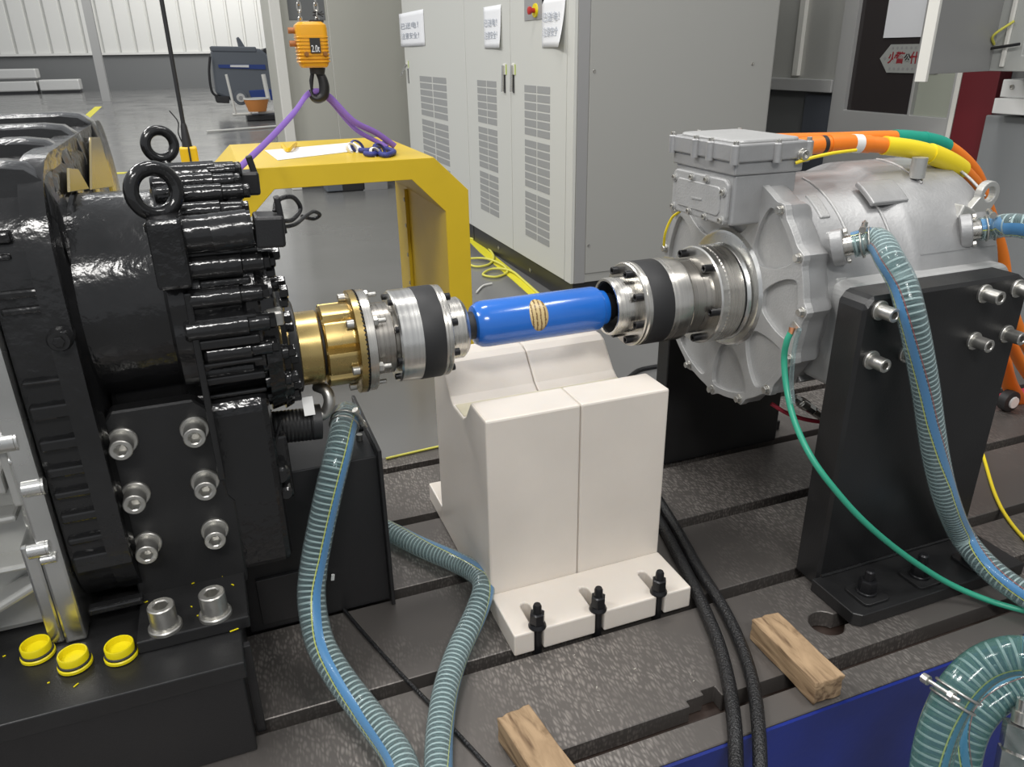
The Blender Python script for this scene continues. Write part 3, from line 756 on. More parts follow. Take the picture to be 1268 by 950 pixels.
# ================================================================== MOTOR BRACKETS
br = thing('motor_bracket', 'wide black bracket plate bolted to the front of the silver motor', 'bracket', (1.22, 0.95, 0))
bm = new()
x0b, x1b, y0b, y1b, zt = 1.008, 1.404, 0.955, 1.022, 0.607
v = [(x0b, 0.0005), (x0b, zt-0.018), (x0b+0.014, zt), (x1b-0.03, zt), (x1b, zt-0.018), (x1b, 0.0005)]
plate(bm, v, [], XZ, y0b, y1b); obj('upright_plate', bm, M['plate_black'], br, bevel=0.006, seg=1)
bm = new()
fp = [(0.992, 0.845), (1.005, 0.832), (1.425, 0.832), (1.425, 0.9545), (0.992, 0.9545)]
plate(bm, fp, [], XY, 0.0005, 0.028); obj('foot_plate', bm, M['plate_black'], br, bevel=0.0015, seg=1)
bm = new(); tube(bm, [Vector((x0b+0.005, 0.953, 0.029)), Vector((x1b-0.005, 0.953, 0.029))], 0.0045, 8); obj('weld_bead', bm, M['gloss_black'], br, 0.9)
for (x, z) in ((1.040, 0.582), (1.286, 0.582), (1.370, 0.582), (1.041, 0.490), (1.123, 0.490), (1.288, 0.490), (1.371, 0.492)):
    cap_screw(br, (x, 0.955, z), '-Y', 0.0125, 0.030, 'zinc', 0.0175, 0.005)
for px, py in ((1076, 738), (1137, 714), (1196, 690)):
    p = on_z(px, py, 0.03); p.y = 0.878
    pl = new(); plate(pl, rrect(p.x-0.030, p.x+0.030, p.y-0.032, p.y+0.028, 0.010), [], XY, 0.0285, 0.034); cp_ = obj('clamp_washer', pl, M['plate_black'], br, bevel=0.001)
    nt_ = hex_bolt(br, (p.x, p.y, 0.034), '+Z', 0.0150, 0.024, 'black_oxide', 0.019, 'hex_nut')
    bm = new(); lathe(bm, [(0.03, 0.0092), (0.082, 0.0092), (0.085, 0.007)], 'Z', (p.x, p.y), 16); obj('stud', bm, M['black_oxide'], nt_, 0.5)
b2 = thing('motor_bracket', 'black bracket standing behind the motor, right of the white block', 'bracket', (1.16, 1.55, 0))
bm = new(); box(bm, 0.980, 1.346, 1.506, 1.555, 0.0005, 0.50); obj('upright_plate', bm, M['plate_black'], b2, bevel=0.003)
bm = new(); box(bm, 0.980, 1.40, 1.556, 1.66, 0.0005, 0.028); obj('foot_plate', bm, M['plate_black'], b2, bevel=0.002)

# ================================================================== GEARBOX (black)
gb = thing('gearbox', 'glossy black cast gearbox with ribbed bell housing and two lifting eyes', 'gearbox', (-0.10, 1.40, 0.18))
# bell housing
def rr_ring(x, y0, y1, z0, z1, r, n=6): return [(x, u, v) for u, v in rrect(y0, y1, z0, z1, r, n)]
BW = (1.125, 2.02, 0.185, 0.872)
bm = new(); rings(bm, [rr_ring(-0.286, *BW, 0.13), rr_ring(-0.215, *BW, 0.13), rr_ring(-0.20, BW[0]+0.02, BW[1]-0.02, BW[2]+0.02, BW[3]-0.02, 0.12)])
obj('bell_housing', bm, M['cast_black'], gb, 0.7)
bm = new(); rings(bm, [rr_ring(-0.235, BW[0]-0.012, BW[1]+0.012, BW[2]-0.0, BW[3]+0.010, 0.14), rr_ring(-0.205, BW[0]-0.012, BW[1]+0.012, BW[2]-0.0, BW[3]+0.010, 0.14)])
obj('bell_rim', bm, M['cast_black'], gb, 0.6)
# ribs over the top of the bell, each rounded off at its right end
def rib(y, z, w, h, x0=-0.285, x1=-0.205, lean=0.0, name='casting_rib', droop=0.06):
    bm = new(); P = []
    prof = [(x0, z), (x1-0.05, z), (x1-0.02, z-0.004), (x1, z-0.02), (x1+0.008, z-droop), (x1+0.010, z-droop*2.2)]
    rs = []
    for xx, zz in prof:
        rs.append([(xx, y-w/2, zz-h), (xx, y-w*0.42, zz-0.006), (xx, y-w*0.2, zz), (xx, y+w*0.2, zz), (xx, y+w*0.42, zz-0.006), (xx, y+w/2, zz-h)])
    rings(bm, rs); return obj(name, bm, M['cast_black'], gb, 0.8)
bm = new(); box(bm, -0.75, -0.287, 1.515, 2.0, 0.70, 0.868); obj('bell_shoulder', bm, M['cast_black'], gb, bevel=0.02)
rib(1.215, 0.880, 0.10, 0.06); rib(1.39, 0.893, 0.09, 0.06); rib(1.58, 0.900, 0.09, 0.06, -0.60); rib(1.82, 0.905, 0.12, 0.06, -0.60)
# stiffening ribs down the front flank
for z, dz, yy, x1 in ((0.795, 0.014, 1.112, -0.245), (0.770, 0.008, 1.112, -0.250), (0.722, 0.012, 1.108, -0.215), (0.700, 0.010, 1.108, -0.21), (0.600, 0.006, 1.105, -0.21), (0.555, 0.022, 1.104, -0.215), (0.505, 0.018, 1.104, -0.212), (0.462, 0.016, 1.104, -0.206), (0.425, 0.012, 1.104, -0.206), (0.385, 0.016, 1.106, -0.20), (0.345, 0.012, 1.106, -0.20), (0.305, 0.030, 1.104, -0.20), (0.215, 0.012, 1.108, -0.20)):
    bm = new(); box(bm, -0.282, x1-0.004, yy+0.011, yy+0.03, z-dz/2, z+dz/2); obj('casting_rib', bm, M['cast_black'], gb, bevel=0.0035)
bm = new(); lathe(bm, [(1.098, 0.013), (1.104, 0.016), (1.13, 0.017)], 'Y', (0, 0), 20)
p = on_y(74, 421, 1.105)
for vv in bm.verts: vv.co += Vector((p.x, 0, p.z))
bs = obj('threaded_boss', bm, M['cast_black'], gb, 0.5)
hex_bolt(bs, (p.x, 1.098, p.z), '-Y', 0.0065, 0.005, 'gloss_black')
# tan patches painting the yellow frame's reflection on two rear rib ends
def quad_patch(pts, x, par):
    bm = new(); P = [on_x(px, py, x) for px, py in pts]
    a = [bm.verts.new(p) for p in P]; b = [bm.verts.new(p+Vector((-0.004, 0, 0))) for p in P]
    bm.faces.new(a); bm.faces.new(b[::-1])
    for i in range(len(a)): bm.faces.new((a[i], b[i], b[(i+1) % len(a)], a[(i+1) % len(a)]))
    o = obj('painted_reflection', bm, M['tan_reflection'], par, bevel=0.001); o['label'] = 'tan painted reflection patch'; return o
quad_patch([(113, 170), (124, 170), (141, 231), (114, 235)], -0.1905, gb)
quad_patch([(86, 208), (97, 209), (111, 234), (87, 238)], -0.1895, gb)
# round body between bell and gear case
bc = (1.30, 0.662)
bm = new(); lathe(bm, [(-0.215, 0.168), (-0.205, 0.168), (-0.197, 0.156), (-0.09, 0.154), (-0.08, 0.158)], 'X', bc, 80)
obj('round_body', bm, M['cast_black'], gb, 0.5)
# gear case
cc = (1.31, 0.655)
def wob(a, r): return r + 0.006*math.sin(9*a)**2
bm = new(); lathe(bm, [(-0.088, 0.170), (-0.083, 0.182), (-0.062, 0.184), (-0.058, 0.176), (0.012, 0.170), (0.018, 0.178), (0.034, 0.178), (0.038, 0.172)], 'X', cc, 90, fn=wob)
obj('gear_case', bm, M['gloss_black'], gb, 0.5)
bm = new(); lathe(bm, [(0.036, 0.155), (0.058, 0.150), (0.062, 0.142)], 'X', (1.30, 0.60), 70, fn=wob); obj('case_cover', bm, M['gloss_black'], gb, 0.5)
bm = new(); lathe(bm, [(0.058, 0.118), (0.072, 0.112), (0.076, 0.100)], 'X', (AY, 0.555), 64); obj('bearing_cover', bm, M['gloss_black'], gb, 0.5)
bm = new(); lathe(bm, [(0.074, 0.082), (0.090, 0.080), (0.092, 0.076)], 'X', (AY, 0.54), 56); obj('seal_carrier', bm, M['satin_black'], gb, 0.5)
bm = new()
q = [(1.16, 0.20), (1.16, 0.50), (1.22, 0.56), (1.45, 0.56), (1.50, 0.50), (1.50, 0.20)]
plate(bm, q, [], YZ, -0.085, 0.030); obj('lower_case', bm, M['gloss_black'], gb, bevel=0.012)
bm = new(); box(bm, -0.198, -0.086, 1.215, 1.50, 0.20, 0.56); obj('sump_case', bm, M['gloss_black'], gb, bevel=0.01)
# long axial bosses with bolt heads around the case
for k, (a, r, x0, x1, rad) in enumerate([(math.radians(d), rr, xa, xb, rd) for d, rr, xa, xb, rd in
      ((96, 0.185, -0.08, 0.035, 0.014), (108, 0.183, -0.085, 0.03, 0.014), (118, 0.183, -0.08, 0.04, 0.014), (129, 0.182, -0.08, 0.034, 0.0145), (141, 0.182, -0.07, 0.045, 0.015),
       (156, 0.180, -0.085, 0.050, 0.019), (170, 0.180, -0.06, 0.042, 0.015), (184, 0.180, -0.07, 0.046, 0.017), (198, 0.178, -0.05, 0.045, 0.015), (212, 0.172, -0.07, 0.045, 0.015), (226, 0.160, -0.06, 0.05, 0.014), (84, 0.183, -0.08, 0.035, 0.014))]):
    c = (cc[0]+r*math.cos(a), cc[1]+r*math.sin(a))
    bm = new(); lathe(bm, [(x0, rad*0.8), (x0+0.004, rad), (x1-0.03, rad), (x1-0.028, rad*0.82), (x1, rad*0.8)], 'X', c, 20); bo = obj('bolt_boss', bm, M['gloss_black'], gb, 0.5)
    hex_bolt(bo, (x1, c[0], c[1]), '+X', rad*0.62, 0.010, 'gloss_black')
for d in range(100, 290, 22):
    a = math.radians(d); c = (1.30+0.140*math.cos(a), 0.60+0.140*math.sin(a)); 
    bm = new(); lathe(bm, [(0.03, 0.012), (0.068, 0.012)], 'X', c, 16); bo = obj('bolt_boss', bm, M['gloss_black'], gb, 0.5)
    hex_bolt(bo, (0.068, c[0], c[1]), '+X', 0.0085, 0.012, 'gloss_black')
for d in range(90, 290, 30):
    a = math.radians(d); c = (AY+0.100*math.cos(a), 0.555+0.100*math.sin(a)); hex_bolt(gb, (0.072, c[0], c[1]), '+X', 0.0085, 0.013, 'gloss_black')
# axial ribs on the flank of the cover
for z, y, x0, x1, h in ((0.705, 1.120, -0.04, 0.036, 0.010), (0.690, 1.118, -0.045, 0.06, 0.006), (0.655, 1.120, -0.055, 0.07, 0.008), (0.62, 1.125, -0.06, 0.062, 0.014), (0.585, 1.130, -0.06, 0.066, 0.007), (0.555, 1.135, -0.06, 0.055, 0.012), (0.52, 1.14, -0.06, 0.05, 0.007)):
    yq = 1.30-math.sqrt(max(0.0004, 0.176**2-(z-0.64)**2)); bm = new(); box(bm, x0, min(x1, 0.03), yq-0.004, yq+0.05, z-h/2, z+h/2); obj('casting_rib', bm, M['gloss_black'], gb, bevel=0.003)
bm = new(); box(bm, -0.062, -0.052, 1.118, 1.2, 0.40, 0.70); obj('casting_rib', bm, M['gloss_black'], gb, bevel=0.003)
# top finned cover: stack of fins behind the lifting eyes
for k in range(7):
    z = 0.846-0.0155*k; y = 1.30-0.022*k
    bm = new(); box(bm, -0.075+0.004*k, 0.000+0.004*k, y-0.03, y+0.07, z-0.011, z); obj('cooling_fin', bm, M['gloss_black'], gb, bevel=0.004)
    bm = new(); lathe(bm, [(-0.004+0.004*k, 0.0085), (0.020+0.004*k, 0.0085), (0.021+0.004*k, 0.007)], 'X', (y-0.018, z-0.006), 14); obj('bolt_boss', bm, M['gloss_black'], gb, 0.5)
# upper actuator: cylinder with square connector and clip
def cyl_px(pa, pb, y, r, name, mt, par, n=28):
    a, b = on_y(*pa, y), on_y(*pb, y); bm = new(); tube(bm, [a, b], r, n); return obj(name, bm, M[mt], par, 0.7)
yy = 1.32
cyl_px((240, 229), (288, 226), yy, 0.021, 'actuator', 'gloss_black', gb)
cyl_px((284, 226), (289, 226), yy, 0.0235, 'actuator_collar', 'gloss_black', gb)
p = on_y(302, 226, yy); bm = new(); obox(bm, p, 0.046, 0.045, 0.036, Matrix.Rotation(0.03, 3, 'Y')); obj('connector', bm, M['satin_black'], gb, bevel=0.004)
p = on_y(312, 206, yy); bm = new(); obox(bm, p, 0.010, 0.012, 0.034, Matrix.Rotation(-0.2, 3, 'Y')); obj('connector_clip', bm, M['satin_black'], gb, bevel=0.002)
cyl_px((240, 246), (296, 243), 1.26, 0.014, 'actuator', 'gloss_black', gb)
yy = 1.14
cyl_px((222, 292), (312, 283), yy, 0.026, 'solenoid', 'gloss_black', gb)
cyl_px((262, 289), (308, 283), yy, 0.0275, 'solenoid_band', 'cast_black', gb)
p = on_y(333, 284, yy); bm = new(); obox(bm, p, 0.040, 0.05, 0.044, Matrix.Rotation(0.05, 3, 'Y')); obj('connector', bm, M['satin_black'], gb, bevel=0.004)
p = on_y(347, 266, yy); bm = new(); obox(bm, p, 0.008, 0.02, 0.052, Matrix.Rotation(-0.08, 3, 'Y')); obj('bracket_tab', bm, M['satin_black'], gb, bevel=0.002)
for (px, py, y, r) in ((330, 323, 1.15, 0.009), (330, 338, 1.15, 0.007), (346, 362, 1.15, 0.009), (346, 375, 1.15, 0.007)):
    p = on_y(px, py, y); hex_bolt(gb, p, '+X', r, 0.012, 'gloss_black')
p = on_y(340, 392, 1.15); bm = new(); obox(bm, p, 0.024, 0.03, 0.022, Matrix.Identity(3)); obj('sensor_block', bm, M['zinc'], gb, bevel=0.003)
# square lug block under the front lifting eye
a, b = on_y(178, 274, 1.10), on_y(236, 358, 1.10)
bm = new(); box(bm, a.x, b.x+0.004, 1.10, 1.22, b.z, a.z); obj('lug_block', bm, M['gloss_black'], gb, bevel=0.006)
# bits below the case: valve block, drain hose stubs
bm = new(); box(bm, -0.05, 0.05, 1.20, 1.27, 0.30, 0.42); obj('valve_block', bm, M['gloss_black'], gb, bevel=0.005)
for (x, z, s) in ((-0.03, 0.44, 0.018), (0.0, 0.455, 0.014), (-0.035, 0.37, 0.02), (0.03, 0.36, 0.016), (-0.04, 0.335, 0.014), (0.035, 0.325, 0.012)):
    bm = new(); lathe(bm, [(1.17, s*0.7), (1.175, s), (1.21, s)], 'Y', (0, 0), 14)
    for vv in bm.verts: vv.co += Vector((x, 0, z))
    obj('plug', bm, M['gloss_black'], gb, 0.5)
for (xa, za, xb, zb) in ((-0.02, 0.34, 0.03, 0.47), (0.0, 0.34, 0.045, 0.45)):
    bm = new(); tube(bm, [Vector((xa, 1.185, za)), Vector((xb, 1.2, zb))], 0.003, 8); obj('brace_rod', bm, M['gloss_black'], gb, 0.7)
ff = thing('oil_filter', 'small black ribbed oil filter with white label under the gearbox', 'filter', on_y(365, 540, 1.25))
a, b = on_y(338, 530, 1.25), on_y(394, 524, 1.25)
P = [a+(b-a)*i/24 for i in range(25)]
bm = new(); tube(bm, P, [0.029 if i % 2 else 0.0278 for i in range(25)], 32); obj('filter_body', bm, M['plate_black'], ff, 0.7)
a, b = on_y(386, 523, 1.248), on_y(397, 522, 1.248); bm = new(); tube(bm, [a, b], 0.031, 32); obj('filter_cap', bm, M['satin_black'], ff, 0.6)
p = on_y(382, 503, 1.235); bm = new(); obox(bm, p, 0.018, 0.002, 0.032, Matrix.Rotation(-0.5, 3, 'X')); o = obj('sticker', bm, M['white'], ff); o['label'] = 'white sticker'
el = thing('elbow_pipe', 'steel elbow pipe below the gold hub beside the oil filter', 'pipe', on_y(400, 510, 1.27))
bm = new(); tube(bm, cr([on_y(390, 515, 1.27), on_y(402, 512, 1.27), on_y(408, 498, 1.27), on_y(404, 484, 1.28), on_y(392, 478, 1.30)], 6), 0.0105, 16); obj('bend', bm, M['zinc'], el, 0.9)
bm = new(); tube(bm, [on_y(392, 515, 1.27), on_y(387, 516, 1.27)], 0.0145, 6); obj('union_nut', bm, M['black_oxide'], el, 0.5)
# lifting eyes
def eye(px, py, y, R, r, ax, lab, base):
    c = on_y(px, py, y)
    t = thing('lifting_eye', lab, 'lifting eye', (c.x, c.y, c.z-R-r), 'lifting eyes on the gearbox')
    n = Vector(ax).normalized(); a = n.orthogonal().normalized(); b = n.cross(a)
    bm = new(); P = [c + (a*math.cos(2*PI*i/40)+b*math.sin(2*PI*i/40))*R for i in range(40)]
    rs = []
    for i, p in enumerate(P):
        d = (p-c).normalized(); rs.append([p + d*r*math.cos(2*PI*k/14) + n*r*math.sin(2*PI*k/14) for k in range(14)])
    rings(bm, rs, closed=True); obj('ring', bm, M['cast_black'], t, 1.2)
    bm = new(); lathe(bm, [(c.z-R-r-base, 0.030*R/0.04), (c.z-R-r-0.004, 0.030*R/0.04), (c.z-R-r*0.4, 0.018*R/0.04), (c.z-R, 0.014*R/0.04)], 'Z', (c.x, c.y), 28); obj('shank', bm, M['cast_black'], t, 0.6)
eye(191, 237, 1.155, 0.0300, 0.0100, (0.45, -1, 0.1), 'larger black lifting eye ring in front on the gearbox', 0.012)
eye(198, 179, 1.42, 0.0222, 0.0082, (0.35, -1, 0.1), 'smaller black lifting eye ring behind the larger one on the gearbox', 0.03)

# ================================================================== SILVER CASTING AT FAR LEFT
sv = thing('drive_unit_casting', 'bright silver drive unit casting at the left edge beside the black gearbox', 'casting', (-0.35, 1.2, 0.18))
SX = -0.288
bm = new(); box(bm, SX-0.030, SX, 1.103, 1.50, 0.181, 0.86); obj('mating_flange', bm, M['alu_mach'], sv, bevel=0.004)
bm = new(); box(bm, SX-0.052, SX-0.031, 1.108, 1.50, 0.181, 0.36); obj('flange_lip', bm, M['alu_mach'], sv, bevel=0.004)
bm = new(); box(bm, SX-0.044, SX-0.031, 1.116, 1.50, 0.42, 0.86); obj('flange_lip', bm, M['alu_smooth'], sv, bevel=0.004)
bm = new(); box(bm, -0.60, SX-0.04, 1.165, 1.50, 0.181, 0.80); obj('casting_body', bm, M['alu_smooth'], sv, bevel=0.012)
for (z, h, y0) in ((0.455, 0.035, 1.125), (0.395, 0.012, 1.13), (0.318, 0.010, 1.12)):
    bm = new(); box(bm, -0.60, SX-0.05, y0, 1.20, z-h/2, z+h/2); obj('casting_rib', bm, M['alu_smooth'], sv, bevel=0.005)
bm = new(); obox(bm, (SX-0.13, 1.142, 0.245), 0.21, 0.05, 0.014, Matrix.Rotation(-0.45, 3, 'Y')); obj('casting_rib', bm, M['alu_smooth'], sv, bevel=0.005)
def side_screw(px, py, y, r, l):
    p = on_y(px, py, y); cap_screw(sv, (p.x, p.y, p.z), '-X', r, l, 'alu_mach', r*1.0, 0.004)
side_screw(24, 543, 1.115, 0.017, 0.040); side_screw(56, 601, 1.105, 0.0125, 0.024); side_screw(62, 677, 1.105, 0.0125, 0.024)
side_screw(70, 690, 1.10, 0.007, 0.016); side_screw(28, 568, 1.11, 0.007, 0.012)

# ================================================================== LEFT PEDESTAL AND GEARBOX BRACKET
pe = thing('machine_pedestal', 'flat black pedestal in the left foreground carrying yellow caps', 'pedestal', (-0.4, 1.1, 0))
ZP = 0.18
PX1 = -0.066
bm = new(); box(bm, -0.75, PX1, 0.962, 1.52, ZP-0.03, ZP); obj('top_plate', bm, M['plate_black'], pe, bevel=0.002)
bm = new(); box(bm, -0.75, PX1-0.006, 0.966, 1.50, 0.001, ZP-0.031); obj('base_box', bm, M['satin_black'], pe, bevel=0.002)
bm = new(); box(bm, PX1-0.004, PX1+0.010, 1.00, 1.012, 0.001, ZP-0.004); obj('side_rail', bm, M['satin_black'], pe, bevel=0.001)
gbk = thing('gearbox_bracket', 'black bracket plate with six silver cap screws in front of the gearbox', 'bracket', (-0.13, 1.1, ZP))
YB = 1.155
bm = new(); o_ = [(-0.215, ZP+0.003), (-0.203, 0.512), (-0.192, 0.526), (-0.078, 0.526), (-0.060, 0.508), (-0.055, 0.352), (-0.046, 0.338), (-0.048, ZP+0.003)]
plate(bm, o_, [], XZ, YB, YB+0.03); obj('upright_plate', bm, M['plate_black'], gbk, bevel=0.003, seg=1)
bm = new(); box(bm, -0.212, -0.052, YB-0.118, YB+0.028, ZP+0.0005, ZP+0.022); obj('foot_plate', bm, M['plate_black'], gbk, bevel=0.002)
for x in (-0.184, -0.084):
    for z in (0.479, 0.387, 0.296):
        cap_screw(gbk, (x, YB, z), '-Y', 0.0160, 0.030, 'zinc', 0.0212, 0.006)
for px, py in ((205, 776), (267, 760)):
    p = on_z(px, py, ZP+0.024); cap_screw(gbk, (p.x, p.y, ZP+0.022), '+Z', 0.0195, 0.036, 'zinc', 0.0245, 0.007)
# black channel box behind it
cb = thing('cover_box', 'plain black sheet steel box standing between the gearbox bracket and the hose', 'steel box', (0.08, 1.3, 0))
bm = new(); box(bm, -0.0645, 0.203, 1.245, 1.50, 0.0005, 0.325); obj('box_body', bm, M['satin_black'], cb, bevel=0.002)
bm = new(); box(bm, 0.202, 0.209, 1.225, 1.49, 0.0005, 0.345); obj('side_flange', bm, M['satin_black'], cb, bevel=0.001)
bm = new(); box(bm, -0.04, 0.075, 1.236, 1.2445, 0.02, 0.120); obj('lower_plate', bm, M['satin_black'], cb, bevel=0.001)
p = on_y(412, 715, 1.24); bm = new(); obox(bm, p, 0.006, 0.004, 0.012, Matrix.Rotation(0.2, 3, 'Y')); obj('paint_chip', bm, M['white'], cb)

# yellow caps with black O-rings
labs = ['leftmost of three yellow plastic caps on the black pedestal', 'middle of three yellow plastic caps, set nearest the front edge', 'rightmost of three yellow plastic caps, nearest the big screws']
for (px, py), lb in zip(((48, 812), (94, 824), (151, 813)), labs):
    p = on_z(px, py, ZP); c = (p.x, p.y)
    t = thing('plastic_cap', lb, 'cap', (p.x, p.y, ZP+0.0005), 'yellow caps on the pedestal')
    bm = new(); g = lambda z, r: axis_ring('Z', c, z, r, 40)
    rings(bm, [g(ZP+0.0005, 0.0215), g(ZP+0.002, 0.0235), g(ZP+0.006, 0.0235), g(ZP+0.0075, 0.022), g(ZP+0.0075, 0.0195)]); obj('flange', bm, M['cap_yellow'], t, 0.6)
    bm = new(); rings(bm, [g(ZP+0.0075, 0.0198), g(ZP+0.022, 0.0205), g(ZP+0.0238, 0.0195), g(ZP+0.0235, 0.0178), g(ZP+0.014, 0.0168), g(ZP+0.0135, 0.012)]); obj('rim', bm, M['cap_yellow'], t, 0.6)
    bm = new(); P = [Vector((c[0]+0.0202*math.cos(2*PI*i/36), c[1]+0.0202*math.sin(2*PI*i/36), ZP+0.0092)) for i in range(36)]
    rs = [[q+(q-Vector((*c, q.z))).normalized()*0.0022*math.cos(2*PI*k/8)+Vector((0, 0, 0.0022*math.sin(2*PI*k/8))) for k in range(8)] for q in P]
    rings(bm, rs, closed=True); obj('seal_ring', bm, M['rubber'], t, 1.5)
# yellow shavings
bm = new()
for px, py, a, L_ in ((239, 722, .3, .006), (288, 724, -.9, .007), (237, 751, -1, .004), (181, 745, .3, .006), (290, 780, .2, .016), (94, 848, .8, .010), (245, 762, 0, .004), (206, 790, .4, .003), (60, 845, .1, .004), (278, 712, .4, .012), (5, 812, .4, .005)):
    p = on_z(px, py, ZP+0.024 if (px > 178 and py < 785) else ZP+0.002); obox(bm, (p.x, p.y, (ZP+0.0235 if (px > 178 and py < 785) else ZP+0.0012)), L_*0.8, 0.0015, 0.0012, Matrix.Rotation(a, 3, 'Z'))
o = obj('plastic_shavings', bm, M['cap_yellow']); o['kind'] = 'stuff'; tag(o, 'tiny yellow plastic shavings on the pedestal around the big screws', 'shavings')

# ================================================================== HOSES
def hose(name, lab, pts, r, mt='hose', stripe=True, turn=((0, 0), (1, 0)), pitch=0.0098, tw=0.0, a0=0.0, span=0.6, inner_wire=True, clamp0=False, red=False):
    P = resample(cr(pts, 12), 0.008)
    t = thing(name, lab, 'hose', P[len(P)//2])
    bm = new(); tube(bm, P, r, 28, False); obj('hose_wall', bm, M[mt], t, 1.5)
    bm = new(); tube(bm, P, r*0.84, 20, False); obj('hose_bore', bm, M['liner'], t, 1.5)
    Lt = sum(((b-a).length for a, b in zip(P, P[1:])))
    n = int(Lt/pitch); fr = frames(P)
    def pt(s, a, rr):
        f = s*(len(P)-1); i = min(int(f), len(P)-2); k = f-i
        p = P[i].lerp(P[i+1], k); A = fr[i][1].lerp(fr[i+1][1], k).normalized(); B = fr[i][2].lerp(fr[i+1][2], k).normalized()
        return p + A*rr*math.cos(a) + B*rr*math.sin(a)
    bm = new()
    for j in range(n):
        sj = (j+0.5)/n; ctr_ = pt(sj, 0, 0.0); rr_ = []
        tdir = (pt(min(1, sj+0.004), 0, 0)-pt(max(0, sj-0.004), 0, 0)).normalized()
        for q in range(20):
            p_ = pt(sj, 2*PI*q/20, r*0.92); rad_ = (p_-ctr_).normalized()
            rr_.append([p_+rad_*0.0010*math.cos(e)+tdir*0.0016*math.sin(e) for e in (0, PI/2, PI, 3*PI/2)])
        rings(bm, rr_, closed=True)
    o = obj('wire_spiral', bm, M['wire_spiral'], t, 2.0)
    if stripe:
        def ang(s_):
            for (u0, v0_), (u1, v1_) in zip(turn, turn[1:]):
                if s_ <= u1: o_ = v0_+(v1_-v0_)*(s_-u0)/(u1-u0); break
            i_ = min(int(s_*(len(P)-1)), len(P)-1); T_, A_, B_ = fr[i_]
            e_ = (Vector((0, 0, 1.0))-P[i_]); e_ = (e_-T_*e_.dot(T_)).normalized()
            g_ = T_.cross(e_)
            if g_.dot(Vector((0.9, -0.35, 0))) < 0: g_ = -g_
            d_ = e_*math.cos(o_)+g_*math.sin(o_)
            return math.atan2(d_.dot(B_), d_.dot(A_))
        def band(nm, mtt, off, wd, rr):
            bm = new(); K = 5; prev = None; N = len(P); sg_ = 1
            for j in range(N):
                s = j/(N-1); row = [bm.verts.new(pt(s, ang(s)+off+wd*(q/(K-1)-0.5), rr)) for q in range(K)]
                if prev:
                    for q in range(K-1): bm.faces.new((prev[q], prev[q+1], row[q+1], row[q]))
                prev = row
            return obj(nm, bm, M[mtt], t, 2.0)
        band('blue_stripe', 'stripe', 0, span, r*0.97); band('yellow_line', 'yellow_line', span/2+0.10, 0.08, r*0.97)
        if red: band('red_line', 'red_line', -span/2-0.10, 0.06, r*0.97)
    return t
A_pts = [on_y(431, 512, 1.34), on_y(427, 524, 1.29), on_y(420, 556, 1.235), on_y(408, 605, 1.20), on_y(397, 655, 1.18), on_y(388, 705, 1.155), on_y(386, 745, 1.125),
         on_z(396, 795, 0.085), on_z(420, 838, 0.055), on_z(453, 882, 0.032), on_z(492, 935, 0.027), on_z(508, 985, 0.026)]
hose('water_hose', 'clear ribbed hose with blue stripe hanging over the black box at left', A_pts, 0.0245, turn=((0, 1.0), (0.4, 0.7), (0.58, 0.1), (0.8, -0.5), (1, -0.9)))
B_pts = [on_z(476, 655, 0.026), on_z(490, 662, 0.026), on_z(520, 677, 0.028), on_z(560, 694, 0.034), on_z(590, 710, 0.05), on_z(599, 728, 0.055), on_z(588, 762, 0.040),
         on_z(568, 805, 0.03), on_z(553, 850, 0.028), on_z(545, 900, 0.027), on_z(543, 950, 0.026), on_z(545, 1000, 0.026)]
hose('water_hose', 'clear ribbed hose lying on the bed, bent against the white block', B_pts, 0.0222, turn=((0, 1.7), (0.2, 1.0), (0.4, 0.6), (0.5, 1.2), (0.6, 1.6), (0.85, 1.3), (1, 0.8)), span=0.5)
pA = p1 + d1.normalized()*0.022; pB = p1 + d1.normalized()*0.062
C_pts = [pA, pB, on_y(1102, 322, 0.975), on_y(1118, 352, 0.945), on_y(1129, 392, 0.915), on_y(1138, 435, 0.905), on_y(1146, 480, 0.90), on_y(1153, 530, 0.895), on_y(1161, 577, 0.89),
         on_y(1173, 622, 0.885), on_z(1192, 665, 0.085), on_z(1225, 704, 0.060), on_z(1272, 738, 0.045), on_z(1330, 765, 0.035)]
hose('water_hose', 'clear ribbed hose from the front motor port down across the black bracket', C_pts, 0.0238, turn=((0, -1.2), (0.2, -0.6), (0.42, 0.15), (0.58, 0.95), (0.74, 0.9), (0.86, 0.1), (1, -0.3)), red=True)
q1 = p2 + d2.normalized()*0.022; q2 = p2 + d2.normalized()*0.055
D_pts = [q1, q2, on_y(1245, 279, 1.03), on_y(1270, 281, 1.0), on_y(1310, 296, 0.97)]
hose('water_hose', 'clear blue striped hose on the rear motor port at the right edge', D_pts, 0.0225, turn=((0, -0.5), (1, -0.2)), span=1.1)
E1 = [dep(1330, 838, 0.90), dep(1288, 816, 0.91), dep(1252, 812, 0.92), dep(1218, 824, 0.93), dep(1190, 850, 0.93), dep(1170, 885, 0.93), dep(1157, 925, 0.93), dep(1150, 970, 0.93), dep(1146, 1020, 0.93)]
E2 = [dep(1330, 850, 1.02), dep(1285, 846, 1.03), dep(1250, 856, 1.04), dep(1222, 875, 1.04), dep(1202, 905, 1.04), dep(1192, 945, 1.04), dep(1187, 1000, 1.04)]
hose('coiled_hose', 'green tinted ribbed hose loop in front of the navy bed side, upper one', E1, 0.0232, 'hose_green', turn=((0, 1.2), (0.5, 1.0), (0.8, 0.6), (1, 0.3)), span=0.35, red=True)
hose('coiled_hose', 'green tinted ribbed hose loop with blue stripe, lower one behind', E2, 0.0225, 'hose_green', turn=((0, -0.8), (0.5, -0.7), (0.8, 0.4), (1, 0.6)), span=0.45, red=True)
